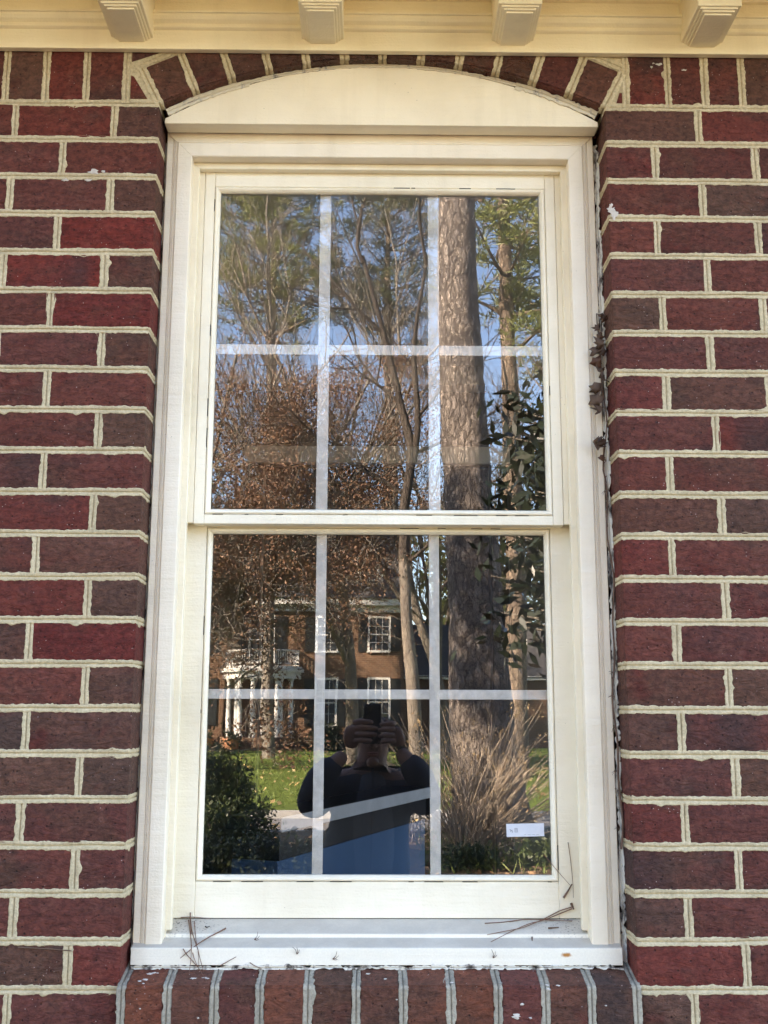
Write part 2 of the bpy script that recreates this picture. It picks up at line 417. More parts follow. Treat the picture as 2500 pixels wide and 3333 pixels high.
wall = empty('brick_wall', (0, 0, 0), 'dark red brick wall with raised cream mortar joints around the arched white window', 'wall')
_bm_cache = {}
def brick_mesh(w, d, h):
    k = (round(w, 3), round(d, 3), round(h, 3))
    if k not in _bm_cache:
        bm = bmesh.new(); bmesh.ops.create_cube(bm, size=1)
        for v in bm.verts: v.co = Vector((v.co.x * w, v.co.y * d, v.co.z * h))
        bmesh.ops.bevel(bm, geom=bm.edges[:], offset=.0017, segments=2, affect='EDGES', profile=.5)
        me = bpy.data.meshes.new('brick'); bm.to_mesh(me); bm.free()
        me.polygons.foreach_set('use_smooth', [True] * len(me.polygons))
        _bm_cache[k] = me; me.materials.append(M['brick'])
    return _bm_cache[k]
def brick(x0, x1, y0, y1, z0, z1, t):
    o = link('brick', brick_mesh(x1 - x0, y1 - y0, z1 - z0), M['brick'], wall, tone(t))
    o.location = ((x0 + x1) / 2, (y0 + y1) / 2 + rs.uniform(-.0005, .0005), (z0 + z1) / 2 + rs.uniform(-.0008, .0008))
    o.rotation_euler = (rs.uniform(-.005, .005), rs.uniform(-.004, .004), rs.uniform(-.002, .002))
    return o
def prism(poly, y0, y1, t, mat=None, name='brick', parent=None, bev=.003):
    n = len(poly); bm = bmesh.new()
    a = [bm.verts.new((x, y0, z)) for x, z in poly]; b = [bm.verts.new((x, y1, z)) for x, z in poly]
    bm.faces.new(a); bm.faces.new(b[::-1])
    for i in range(n): bm.faces.new((a[i], b[i], b[(i + 1) % n], a[(i + 1) % n]))
    bmesh.ops.recalc_face_normals(bm, faces=bm.faces[:])
    if bev: bmesh.ops.bevel(bm, geom=bm.edges[:], offset=bev, segments=2, affect='EDGES')
    cx = sum(p[0] for p in poly) / n; cz = sum(p[1] for p in poly) / n
    for v in bm.verts: v.co -= Vector((cx, 0, cz))
    me = bpy.data.meshes.new(name); bm.to_mesh(me); bm.free()
    o = link(name, me, mat or M['brick'], parent or wall, tone(t) if t else None); o.location = (cx, 0, cz)
    return o

# mortar strips with the tooled line along their middle and ragged edges smeared over the brick faces
mort = MB(); mortg = MB()
PROF = [(-1.0, .0034), (-.99, -.0004), (-.80, -.0006), (-.30, -.0003), (-.15, .0004), (-.085, .0030), (.07, .0034), (.15, .0004), (.30, -.0003), (.80, -.0006), (.99, -.0004), (1.0, .0034)]
def strip(mb, pts, nrm, acr, hw, seed, step=.0032, rag=1.0):
    pts = np.asarray(pts, float); nrm = np.asarray(nrm, float); acr = np.asarray(acr, float)
    seg = np.linalg.norm(np.diff(pts, axis=0), axis=1); s = np.concatenate([[0], np.cumsum(seg)])
    t = np.unique(np.concatenate([np.linspace(0, s[-1], max(2, int(s[-1] / step) + 1)), s]))
    P = np.stack([np.interp(t, s, pts[:, i]) for i in range(3)], 1)
    N = np.stack([np.interp(t, s, nrm[:, i]) for i in range(3)], 1)
    A = np.stack([np.interp(t, s, acr[:, i]) for i in range(3)], 1)
    rg = np.random.default_rng(seed)
    def fr(sc):
        k = max(2, int(s[-1] / sc) + 2); return np.interp(t, np.linspace(0, s[-1], k), rg.normal(0, 1, k))
    def edge():
        e = .00035 * fr(.05) + .00045 * fr(.009) + .0007 * fr(.0035)
        bl = fr(.02); e += .0026 * np.clip(bl - 1.35, 0, 1.4) * 1.5
        return hw + rag * e
    eL, eR = edge(), edge(); dep = .0004 * fr(.02)
    mid = .0006 * fr(.08)
    V = []
    for (q, d) in PROF:
        w = np.where(q < 0, eL, eR) * q + mid * (1 - abs(q))
        dd = d + dep * (abs(q) < .9)
        V.append(P + A * w[:, None] - N * dd[:, None])
    V = np.stack(V, 1); n, m = V.shape[:2]
    f = [(i * m + j, i * m + j + 1, (i + 1) * m + j + 1, (i + 1) * m + j) for i in range(n - 1) for j in range(m - 1)]
    mb.add(V.reshape(-1, 3), f)

UPZ = (0, 0, 1); OUT = (0, -1, 0)
LT = [None, 'mrb', 'mm', 'mmb', 'mR', 'mRb', 'mR', 'mmb', 'mm', 'mmd', 'mm', 'mrd', 'mb', 'mrd', 'bR', 'mmb', 'kb', 'mdk', 'mm', 'mmm', 'mm', 'dr', 'mmm', 'mm', 'mrm']
RT = [None, 'brm', 'mmm', 'mdm', 'mmr', 'mmd', 'dmm', 'mmr', 'rbm', 'mrm', 'mmr', 'bdm', 'rmm', 'mmm', 'mmr', 'bdm', 'bmm', 'mdm', 'rmk', 'mmm', 'bmr', 'rmm', 'dmm', 'mmm', 'mrm']
NC = 24; XE = 1.15
def jz(k): return ZT - k * H
seed = 100
headx = {}
for c in range(1, NC + 1):
    z0, z1 = jz(c) + JH, jz(c - 1) - JH
    for side in (-1, 1):
        header = (c % 2 == 1) if side < 0 else (c % 2 == 0)
        first = (.5405 if header else .6405) if side < 0 else (.5455 if header else .6400)
        js = []; x = first + rs.uniform(-.003, .003)
        while x < XE + .02: js.append(x); x += .2 + rs.uniform(-.003, .003)
        edges = [X0] + js
        tones = (LT if side < 0 else RT)[c]
        if side < 0: tones = tones[::-1]
        for i in range(len(edges)):
            a = edges[i] + (JH if i else 0); b = (edges[i + 1] - JH) if i + 1 < len(edges) else a + .186
            t = tones[i] if i < len(tones) else rs.choice('mmmrrbbdk')
            if c > 21 and False: pass
            xa, xb = (a, b) if side > 0 else (-b, -a)
            brick(xa, xb, 0, .090 + (.0 if i else 0), z0, z1, t)
        for x in js:
            seed += 1
            strip(mort, [(side * x, 0, z0 - JH * .3), (side * x, 0, z1 + JH * .3)], [OUT, OUT], [(1, 0, 0)] * 2, JH + .0021 + rs.uniform(-.0006, .0014), seed)
for k in range(0, NC + 1):
    for side in (-1, 1):
        seed += 1; z = jz(k); dz = rs.uniform(-.001, .001)
        s2 = .7071; r = .003
        strip(mort, [(side * (XE + .2), 0, z), (side * .8, 0, z + dz), (side * (X0 + r), 0, z), (side * (X0 + .0008), .0008, z), (side * X0, r, z), (side * X0, .088, z)],
              [OUT, OUT, OUT, (-side * s2, -s2, 0), (-side, 0, 0), (-side, 0, 0)], [UPZ] * 6, JH + .0021, seed)
# courses below the sill, across the whole width
for c in (23, 24):
    x = -X0 + JH * 0 + .004; off = .1 if c % 2 else 0
    xs = [-X0 + .001, -.35 + off * .5, -.15 + off * .5, .05 + off * .5, .25 + off * .5, X0 - .001]
    for a, b in zip(xs[:-1], xs[1:]): brick(a + JH, b - JH, 0, .09, jz(c) + JH, jz(c - 1) - JH, rs.choice('mmrb'))
    for x in xs:
        seed += 1; strip(mort, [(x, 0, jz(c)), (x, 0, jz(c - 1))], [OUT] * 2, [(1, 0, 0)] * 2, JH + .0021, seed)
for k in (22, 23, 24):
    seed += 1; strip(mort, [(-X0, 0, jz(k)), (X0, 0, jz(k))], [OUT] * 2, [UPZ] * 2, JH + .0021, seed)
# soldier course under the eave
SJL = [-.5200, -.5996, -.6814, -.7617]; SJR = [.4955, .5807, .6564, .7322]
while SJL[-1] > -XE: SJL.append(SJL[-1] - .0805 + rs.uniform(-.002, .002))
while SJR[-1] < XE: SJR.append(SJR[-1] + .0795 + rs.uniform(-.002, .002))
ZS = 2.940
for js, tn in ((SJL, 'mrdmrmmb'), (SJR, 'rmmdmrmb')):
    for i in range(len(js) - 1):
        a, b = sorted((js[i], js[i + 1]))
        brick(a + JH, b - JH, 0, .09, ZT + JH, ZS, tn[i % len(tn)])
    for x in js:
        seed += 1; strip(mort, [(x, 0, ZT), (x, 0, ZS)], [OUT] * 2, [(1, 0, 0)] * 2, JH + .0022 + rs.uniform(-.0006, .0012), seed)
# the arch: twelve headers on edge, cut by the frieze board above
AR = 1.0133; AZ = 2.857 - AR; AL = .088; A0 = math.asin(X0 / AR); NA = 12
def apt(r, a): return (r * math.sin(a), AZ + r * math.cos(a))
at = 'bbgggkkgggmb'
for i in range(NA):
    a0 = -A0 + 2 * A0 * i / NA; a1 = -A0 + 2 * A0 * (i + 1) / NA
    da = .0060 / AR
    poly = [apt(AR, a0 + da), apt(AR, (a0 + a1) / 2), apt(AR, a1 - da), apt(AR + AL, a1 - da * 1.05), apt(AR + AL, a0 + da * 1.05)]
    o = prism(poly, 0, .088, at[i], M['brick_gloss'] if 3 <= i <= 9 else M['brick'])
    o.location.y = rs.uniform(-.001, .001)
for i in range(NA + 1):
    a = -A0 + 2 * A0 * i / NA; s_, c_ = math.sin(a), math.cos(a); seed += 1
    p = [(*apt(AR + AL, a),), (*apt(AR + .003, a),)]
    b = apt(AR, a)
    acr = (c_, 0, -s_); inn = (-s_, 0, -c_)
    strip(mort, [(p[0][0], 0, p[0][1]), (p[1][0], 0, p[1][1]), (b[0], .003, b[1]), (b[0], .026, b[1])],
          [OUT, OUT, inn, inn], [acr] * 4, .0078 + rs.uniform(0, .0015), seed)
for sgn in (-1, 1):                                    # mortar over the back of the arch where it shows
    pts = []; ac = []
    for q in np.linspace(sgn * A0, sgn * .30, 16):
        x, z = apt(AR + AL + .008, q); pts.append((x, 0, z)); ac.append((math.sin(q), 0, math.cos(q)))
    seed += 1; strip(mort, pts, [OUT] * 16, ac, .0078, seed, rag=1.6)
# the cut pieces of the soldier course beside the arch, bedded in mortar
pl = apt(AR + AL + .017, -.462); 
prism([(-.5128, 2.8400), (-.470, 2.8560), (-.452, 2.8630), (-.452, 2.93), (-.5128, 2.93)], 0, .05, 'm')
prism([(-.5128, 2.7590), (-.4700, 2.7590), (-.5020, 2.8130), (-.5128, 2.8180)], 0, .05, 'r')
prism([(.4720, 2.7600), (.4885, 2.7600), (.4885, 2.7860), (.4800, 2.7860)], 0, .05, 'r', bev=.002)
prism([(.43, 2.885), (.488, 2.868), (.488, 2.93), (.43, 2.93)], 0, .05, 'm')
for sg, xo in ((-1, .527), (1, .502)):
    prism([(sg * xo, 2.752), (sg * .4535, 2.752), (sg * .4950, 2.826), (sg * .42, 2.860), (sg * .36, 2.880), (sg * .36, 2.94), (sg * xo, 2.94)][::sg], .0014, .086, None, M['mortar'], 'mortar_bed', bev=0)
# sloping brick sill below the window: rowlocks with grey joints
RJ = [-.4440, -.3651, -.2843, -.2058, -.1233, -.0400, .0411, .1238, .2051, .2872, .3669, .4455]
rt = 'obmodboombd'
YF = -.012; ZF = 1.0805; SL = .243
for i in range(11):
    a, b = RJ[i] + JH * .95, RJ[i + 1] - JH * .95
    bm = bmesh.new(); prof = [(YF, .998), (YF, ZF), (.095, ZF + SL * (.095 - YF)), (.095, .998)]
    va = [bm.verts.new((a, y, z)) for y, z in prof]; vb = [bm.verts.new((b, y, z)) for y, z in prof]
    bm.faces.new(va); bm.faces.new(vb[::-1])
    for q in range(4): bm.faces.new((va[q], vb[q], vb[(q + 1) % 4], va[(q + 1) % 4]))
    bmesh.ops.recalc_face_normals(bm, faces=bm.faces[:]); bmesh.ops.bevel(bm, geom=bm.edges[:], offset=.0035, segments=2, affect='EDGES')
    ctr = Vector(((a + b) / 2, .04, 1.05))
    for v in bm.verts: v.co -= ctr
    me = bpy.data.meshes.new('brick'); bm.to_mesh(me); bm.free()
    o = link('brick', me, M['brick'], wall, tone(rt[i])); o.location = ctr + Vector((0, rs.uniform(-.0015, .0015), rs.uniform(-.0008, .0008)))
sn = Vector((0, -SL, 1)).normalized()
for x in RJ:
    seed += 1
    e1 = (x, YF, .994); e2 = (x, YF, ZF - .004); e3 = (x, YF + .004, ZF + SL * .004); e4 = (x + rs.uniform(-.002, .002), .085, ZF + SL * (.085 - YF))
    mid = Vector((0, -1, .6)).normalized()
    strip(mortg, [e1, e2, e3, e4], [OUT, OUT, tuple(sn), tuple(sn)], [(1, 0, 0)] * 4, JH + .0026, seed, rag=1.2)
# small smears and flecks of mortar and white paint left on the brick faces
fleck = MB()
def blob(x, y, z, r, asp, seed_, nrm=(0, -1, 0)):
    rg = np.random.default_rng(seed_); n = 14
    a = np.linspace(0, 2 * math.pi, n, endpoint=False); rr = r * (1 + .45 * rg.uniform(-1, 1, n))
    nv = Vector(nrm); u = Vector((1, 0, 0)) if abs(nv.x) < .5 else Vector((0, 1, 0)); w = nv.cross(u)
    c = Vector((x, y, z))
    v = [c + nv * .0014] + [c + u * (rr[i] * math.cos(a[i])) + w * (rr[i] * asp * math.sin(a[i])) + nv * .0001 for i in range(n)]
    fleck.add([tuple(q) for q in v], [(0, 1 + i, 1 + (i + 1) % n) for i in range(n)])
for i, (x, z, r, asp) in enumerate([(.4555, 2.527, .0085, .8), (.4600, 2.518, .0075, 1.3), (.4545, 2.535, .004, 1.6), (-.5748, 2.6005, .010, .5), (-.5560, 2.6020, .005, .5), (-.585, 2.583, .006, .4),
        (-.630, 2.583, .006, .5), (-.7600, 2.585, .003, 1), (.5650, 2.8480, .006, .45), (.5490, 2.842, .003, .8), (.6160, 2.836, .005, .4), (.553, 2.850, .003, .6)]):
    blob(x, -.0016, z, r, asp, 900 + i)
for i, (x, y, r) in enumerate([(-.404, .030, .006), (-.398, .033, .005), (-.391, .032, .003), (-.407, .009, .0055), (-.417, .004, .0038), (-.408, -.004, .003), (-.325, .014, .005), (-.306, .016, .0045), (-.300, .014, .003), (.125, .0, .004), (-.02, .03, .004), (.29, -.008, .004), (.31, -.010, .004), (.01, .012, .003)]):
    blob(x, y, ZF + SL * (y - YF) + .0006, r, .6, 950 + i, tuple(sn))
for i, (x, z, r) in enumerate([(.292, 1.0765, .0042), (.246, 1.052, .003), (.2355, 1.0325, .007), (.26, 1.030, .003), (-.41, 1.045, .002), (-.31, 1.03, .002), (.03, 1.06, .002), (.39, 1.05, .002)]):
    blob(x, YF - .0016, z, r, .55, 990 + i)
fleck.build('paint_fleck', m_simple('white_fleck', (.45, .40, .35), (.58, .53, .47), 60, .9), wall)
tag(mort.build('mortar', M['mortar'], wall, True), kind='stuff')
mortg.build('sill_mortar', M['mortar_grey'], wall, True)
# the rest of the wall: plain masonry behind and beyond the bricks built one by one
core = MB()
core.box(-18, -XE - .16, .002, .25, -.1, 3.0); core.box(XE + .16, 3.1, .002, .25, -.1, 3.0)
core.box(-XE - .16, XE + .16, .004, .25, -.1, jz(NC) - .004)
core.box(-XE - .16, -X0 - .004, .091, .25, jz(NC), 2.99); core.box(X0 + .004, XE + .16, .091, .25, jz(NC), 2.99)
core.box(-X0 - .004, X0 + .004, .092, .25, jz(NC), 1.095); core.box(-X0 - .004, X0 + .004, .092, .25, 2.735, 2.99)
core.box(-18, -17.75, .25, 9, -.1, 3.0); core.box(-18, 3.1, 9, 9.25, -.1, 3.0)
core.box(2.85, 3.1, .25, .5, -.1, 3.0); core.box(2.85, 3.1, 2.12, 9, -.1, 3.0); core.box(2.85, 3.1, .5, 2.12, -.1, .9); core.box(2.85, 3.1, .5, 2.12, 2.82, 3.0)  # end wall left open here, added to let daylight into the room
core.build('wall_core', M['wallmass'], wall)

# ================================================================== THE EAVE
eave = empty('eave_cornice', (0, -.016, 2.863), 'cream painted eave with moulded frieze board and a row of brackets above the window', 'eave')
def ebuild(mb, name, parent=eave, mat=None, bev=None):
    o = mb.build(name, mat or M['trim'], None); 
    o.parent = parent
    if parent == eave: o.matrix_parent_inverse = Matrix.Translation((0, .016, -2.863))
    if bev: bevel(o, bev)
    return o
def extrude_x(prof, x0, x1):
    mb = MB(); n = len(prof)
    mb.add([(x0, y, z) for y, z in prof] + [(x1, y, z) for y, z in prof],
           [(i, (i + 1) % n, n + (i + 1) % n, n + i) for i in range(n)] + [tuple(range(n))[::-1], tuple(range(n, 2 * n))])
    return mb
mb = MB(); mb.box(-18.2, 3.3, -.016, -.0022, 2.863, 2.992); ebuild(mb, 'frieze_board', bev=.0015)
ebuild(extrude_x([(-.0155, 2.9045), (-.0205, 2.9065), (-.0225, 2.9085), (-.0225, 2.9150), (-.0205, 2.9165), (-.0225, 2.9185), (-.0270, 2.9225), (-.0300, 2.9285), (-.0305, 2.9330), (-.0340, 2.9340), (-.0340, 2.9385), (-.0155, 2.9395)], -18.2, 3.3), 'frieze_moulding')
ebuild(extrude_x([(-.0155, 2.9750), (-.0225, 2.9765), (-.0240, 2.9800), (-.0330, 2.9860), (-.0400, 2.9905), (-.0155, 2.9905)], -18.2, 3.3), 'soffit_moulding')
mb = MB(); mb.box(-18.3, 3.4, -.47, -.017, 2.9915, 3.006); ebuild(mb, 'soffit')
mb = MB(); mb.box(-18.3, 3.4, -.495, -.4715, 2.972, 3.13); ebuild(mb, 'fascia', bev=.002)
gut = MB(); prof = [(-.4965, 3.03), (-.53, 3.035), (-.585, 3.06), (-.60, 3.12), (-.61, 3.13), (-.615, 3.12), (-.60, 3.05), (-.53, 3.025), (-.4965, 3.018)]
ebuild(extrude_x(prof[::-1], -18.3, 3.4), 'gutter')
bc0 = -.5073
def bracket(cx):
    mb = MB(); mb.box(cx - .0425, cx + .0425, -.1331, -.012, 2.8877, 2.9905); b = ebuild(mb, 'bracket', bev=.0018)
    mb = MB(); mb.box(cx - .0365, cx + .0365, -.1285, -.0125, 2.8842, 2.8905); mb.box(cx - .0315, cx + .0315, -.1240, -.0130, 2.8808, 2.8875)
    m = mb.build('bracket_moulding', M['trim'], b); bevel(m, .0014); m.matrix_parent_inverse = b.matrix_parent_inverse.copy(); m.matrix_parent_inverse = Matrix.Identity(4)
    mb = MB(); mb.box(cx - .0262, cx + .0262, -.1188, -.0135, 2.8775, 2.8845)
    p = mb.build('bracket_panel', M['trim'], b); bevel(p, .0012)
    return b, m, p
for i in range(-2, 6): bracket(bc0 + .3857 * i)
# unseen roof of this house, raised and lengthened to cast more shade out front
roof = empty('house_roof', (0, 0, 3.1), 'unseen grey shingled roof over the eave, made high and long to cast shade', 'roof')
mb = MB(); mb.add([(-18.6, -.50, 3.12), (3.6, -.50, 3.12), (3.6, 4.6, 9.4), (-18.6, 4.6, 9.4), (-18.6, 9.7, 3.12), (3.6, 9.7, 3.12), (-18.6, -.50, 3.02), (3.6, -.50, 3.02), (-18.6, 9.7, 3.02), (3.6, 9.7, 3.02)],
                  [(0, 1, 2, 3), (3, 2, 5, 4), (6, 8, 9, 7), (0, 6, 7, 1), (4, 5, 9, 8), (0, 3, 4, 8, 6), (1, 7, 9, 5, 2)])
o = mb.build('roof_slope', M['shingle'], roof); o.location = (0, 0, -3.1)

# ================================================================== THE WINDOW
win = empty('sash_window', (0, .06, 1.10), 'tall white double hung sash window with arched head panel set in the brick wall', 'window')
WI = Matrix.Translation((0, -.06, -1.10))
def wpart(o, parent=win):
    o.parent = parent
    if parent == win: o.matrix_parent_inverse = WI
    return o
XC = -.0035
CA = (.985, .965, .955); ST = (1.0, .985, .935); SA = (1.0, 1.0, .985)
# arched head panel
Rp = .867; Zp = 2.853 - Rp
poly = [(-.443, 2.7212), (.4405, 2.7212)] + [(x - .001, Zp + math.sqrt(Rp * Rp - x * x)) for x in np.linspace(.4415, -.4415, 41)]
o = prism(poly, .022, .0587, None, M['paint'], 'arched_panel', win, 0); o.parent = win; o.matrix_parent_inverse = WI; o.color = (1, .97, .90, 1); bevel(o, .0015)
# casing with a beaded outer edge, mitred at the corners
CP = [(0, .084), (0, .0690), (.0015, .0674), (.0128, .0668), (.0133, .0680), (.0141, .0664), (.0166, .0654), (.0172, .0666), (.0180, .0650), (.0214, .0640), (.0221, .0652), (.0230, .0634), (.0250, .0622), (.0520, .0620), (.0535, .0635), (.0535, .0895), (.0, .0895)]
XO = .442; ZO = 2.725
def sweep(prof, fn):
    """closed profile swept between two mitre ends; fn(u, y, end) gives a point"""
    n = len(prof); mb = MB()
    mb.add([fn(u, y, 0) for u, y in prof] + [fn(u, y, 1) for u, y in prof],
           [(i, (i + 1) % n, n + (i + 1) % n, n + i) for i in range(n)] + [tuple(range(n))[::-1], tuple(range(n, 2 * n))])
    bmm = bmesh.new(); me = mb.mesh('x'); bmm.from_mesh(me); bmesh.ops.recalc_face_normals(bmm, faces=bmm.faces[:]); bmm.to_mesh(me); bmm.free()
    return me
g = .0003
HP = [(u, min(y, .0652) if y < .08 else y) for u, y in CP]
wpart(link('head_casing', sweep(HP, lambda u, y, e: (XC + (1 if e else -1) * (XO - u - g), y, ZO - u)), M['paint'], None, CA))
for s in (-1, 1):
    wpart(link('side_casing', sweep(CP, lambda u, y, e, s=s: (XC + s * (XO - u), y, (ZO - u - g) if e else 1.128)), M['paint'], None, CA))
# stops
SP = [(0, .0887 + .012), (0, .0887), (.0105, .0887), (.0115, .0897), (.0115, .1045), (0, .1045)]
XS = .3884; ZSt = 2.6696
wpart(link('head_stop', sweep(SP, lambda u, y, e: (XC + (1 if e else -1) * (XS - u - g), y, ZSt - u)), M['paint'], None, ST))
for s in (-1, 1):
    wpart(link('side_stop', sweep(SP, lambda u, y, e, s=s: (XC + s * (XS - u), y, (ZSt - u - g) if e else 1.1535)), M['paint'], None, ST))
    mb = MB(); mb.box(*sorted((XC + s * .3668, XC + s * .3860)), .1052, .1150, 1.912, 2.6690); wpart(mb.build('parting_strip', M['paint'], None, color=ST))
    mb = MB(); mb.box(*sorted((XC + s * .3866, XC + s * .440)), .0900, .20, 1.12, 2.72); wpart(mb.build('jamb', M['paint'], None, color=ST))
mb = MB(); mb.box(XC - .3864, XC + .3864, .0900, .20, 2.6705, 2.73); wpart(mb.build('head_jamb', M['paint'], None, color=ST))
# the sill
wpart(bevel(extrude_x([(.047, 1.1018), (.047, 1.1298), (.0485, 1.1313), (.0905, 1.1398), (.0905, 1.1452), (.0920, 1.1466), (.1400, 1.1627), (.20, 1.175), (.20, 1.1018)][::-1], -.4432, .4358).build('window_sill', M['sill'], None), .0006, 1))
def sash(name, y, x_out, zb, zt, bead, zbb, ztb, mw, vx, hz, pdepth, col):
    """stiles and rails; bead = half width of bead outer edge; zbb/ztb bead outer bottom and top"""
    mb = MB(); e = .0003; d = y + .034
    mb.box(XC - x_out, XC - bead, y, d, zb, zt); mb.box(XC + bead, XC + x_out, y + .0002, d, zb, zt)
    mb.box(XC - bead + e, XC + bead - e, y + .0004, d, zb, zbb); mb.box(XC - bead + e, XC + bead - e, y + .0003, d, ztb, zt)
    s = wpart(mb.build(name, M['paint'], None, color=col)); bevel(s, .001, 1)
    bp = [(.0007, y + .010), (.0007, y + .0022), (.0016, y - .0006), (.0040, y - .0022), (.0070, y - .0012), (.0095, y + .0016), (.0112, y + .0050), (.0115, y + .0096), (.0115, y + .010)]
    def sub(nm, me, mat, c=None, smooth=False):
        o = link(nm, me, mat, s, c); o.matrix_parent_inverse = Matrix.Identity(4); return o
    for q in (-1, 1):
        sub('glazing_bead', sweep(bp, lambda u, yy, en, q=q: (XC + q * (bead - u), yy, (ztb - u) if en else (zbb + u))), M['paint'], col)
    sub('glazing_bead', sweep(bp, lambda u, yy, en: (XC + (1 if en else -1) * (bead - u), yy, ztb - u)), M['paint'], col)
    sub('glazing_bead', sweep(bp, lambda u, yy, en: (XC + (1 if en else -1) * (bead - u), yy, zbb + u)), M['paint'], col)
    mb = MB(); rc = random.Random(int(zb * 1000))
    for q in range(20):
        L = rc.uniform(.006, .04); yy = y - .0006
        if q % 4 < 3:
            zz = zbb if q % 3 else ztb; x = rc.uniform(XC - bead, XC + bead - L); mb.box(x, x + L, yy, y + .003, zz - .0003, zz + .0004)
        else:
            x = XC + rc.choice((-1, -1, 1)) * bead; z = rc.uniform(zbb, ztb - L); mb.box(x - .0003, x + .0004, yy, y + .003, z, z + L)
    sub('paint_crack', mb.mesh('paint_crack'), M['dark'])
    mb = MB(); mb.box(XC - bead + .004, XC + bead - .004, y + .0102, y + .0140, zbb + .004, ztb - .004); pm = mb.mesh('pane'); pc = Vector((XC, y + .0121, (zbb + ztb) / 2)); pm.transform(Matrix.Translation(-pc)); po = sub('pane', pm, M['glass']); po.location = pc; po.rotation_euler = (0, 0, .0006) if zb > 1.5 else (-.0009, 0, -.0003)
    ym = y + .0155
    for x in vx:
        mb = MB(); mb.box(x - mw, x + mw, ym, ym + .006, zbb + .003, ztb - .003); bevel(sub('muntin', mb.mesh('muntin'), M['muntin']), .0012, 2)
    mb = MB(); mb.box(XC - bead + .003, XC + bead - .003, ym + .0005, ym + .0055, hz - mw * .93, hz + mw * .93); bevel(sub('muntin', mb.mesh('muntin'), M['muntin']), .0012, 2)
    return s
up = sash('upper_sash', .1055, .3662, 1.9100, 2.6690, .3455, 1.9288, 2.6268, .0115, (-.1180, .1082), 2.2760, 0, SA)
lo = sash('lower_sash', .1394, .3850, 1.1645, 1.9400, .3438, 1.2302, 1.9080, .0102, (-.1183, .1079), 1.5796, 0, SA)
mb = MB(); mb.box(XC - .3655, XC + .3655, .1390, .1393, 1.911, 1.9112)
# dark strip put in as the shade of the gap under the bottom rail
mb = MB(); mb.box(-.36, .372, .1425, .17, 1.1600, 1.1649); wpart(mb.build('rail_gap_shade', M['dark'], None))
# caulk along the reveals, the arch and under the sill
ck = MB()
def cstrip(pts, nrm, acr, hw, sd, rag=3.0): strip(ck, pts, nrm, acr, hw, sd, .004, rag)
cstrip([(.4455, .0760, 1.10), (.4450, .0700, 1.5), (.4445, .0690, 1.95), (.4440, .0700, 2.35), (.4440, .0740, 2.71)], [(-.45, -.9, 0)] * 5, [(.9, -.45, 0)] * 5, .0052, 5001, 2.6)
cstrip([(-.4478, .0790, 1.10), (-.4480, .0780, 1.9), (-.4480, .0800, 2.71)], [(.3, -.95, 0)] * 3, [(.95, .3, 0)] * 3, .0030, 5002, 1.1)
pts = []; ac = []; nn = []
for x in np.linspace(-.4385, .4370, 60):
    zi = AZ + math.sqrt(AR * AR - x * x); zp = Zp + math.sqrt(max(0, Rp * Rp - (x + .001) ** 2))
    pts.append((x, .0205, (zi + zp) / 2 - .001)); a = x / AR; ac.append((math.sin(a), 0, math.cos(a))); nn.append((0, -1, -.25))
rside = ck; ck = MB()
cstrip(pts[:12], nn[:12], ac[:12], .0078, 5003, 1.2); cstrip(pts[11:49], nn[11:49], ac[11:49], .0040, 5004, 1.0); cstrip(pts[48:], nn[48:], ac[48:], .0082, 5005, 2.0)
wpart(ck.build('arch_caulk', M['arch_caulk'], None, True)); ck = rside
cstrip([(-.442, .0455, 1.0985), (-.1, .0450, 1.0982), (.2, .0455, 1.0985), (.437, .0452, 1.0990)], [(0, -1, .2)] * 4, [(0, .2, 1)] * 4, .0030, 5006, 1.8)
wpart(ck.build('caulk', M['caulk'], None, True))

# ================================================================== SMALL THINGS ON THE WINDOW
def needle(pts, r, label, name='pine_needle', cat='pine needle', group='dry pine needles caught on the window sill', mat='needle'):
    P = np.array(pts); n = len(P)
    t = np.linspace(0, n - 1, (n - 1) * 5 + 1); Q = np.stack([np.interp(t, range(n), P[:, i]) for i in range(3)], 1)
    for _ in range(3): Q[1:-1] = .25 * Q[:-2] + .5 * Q[1:-1] + .25 * Q[2:]
    rr = np.linspace(r * 1.35, r * .7, len(Q))
    mb = MB(); c = Q.mean(0); mb.tube(Q - c, rr, 5)
    o = mb.build(name, M[mat], None, True); o.location = c
    return tag(o, label, cat, group)
NR = .00075
needle([(-.3536, .1361, 1.1752), (-.3533, .1336, 1.1641), (-.3482, .1102, 1.1554), (-.3432, .0881, 1.1468)], NR * 1.3, 'short thick brown needle standing against the bottom rail in the left sill corner')
needle([(-.3557, .1307, 1.163), (-.3473, .0987, 1.1511), (-.3401, .0714, 1.1373), (-.3346, .0425, 1.1304), (-.3351, .0430, 1.1101), (-.3348, .0271, 1.0908)], NR, 'long needle hanging straight down over the left end of the sill front')
needle([(-.3537, .1361, 1.167), (-.3429, .0931, 1.149), (-.3331, .0714, 1.1374), (-.3234, .0430, 1.1304), (-.3187, .0430, 1.1132), (-.3107, .0370, 1.0935)], NR, 'long reddish needle slanting down over the left sill onto the first brick joint')
needle([(-.3442, .1263, 1.1614), (-.3375, .0959, 1.1501), (-.3304, .0675, 1.1366), (-.3224, .0436, 1.1257), (-.3204, .0441, 1.0993)], NR * .85, 'thin needle just right of the hanging bundle on the left sill')
needle([(-.3498, .0435, 1.1304), (-.3428, .0435, 1.1202), (-.3309, .0435, 1.1086), (-.319, .0430, 1.0962), (-.2999, .0010, 1.0851)], NR, 'needle reaching lowest from the left sill front onto the sloping brick')
needle([(-.2828, .1046, 1.1533), (-.293, .0925, 1.149), (-.3105, .0860, 1.1415), (-.3271, .0550, 1.1350), (-.3429, .0425, 1.1234), (-.3538, .0430, 1.1145)], NR * 1.35, 'dark needle pair crossing diagonally over the hanging needles at left')
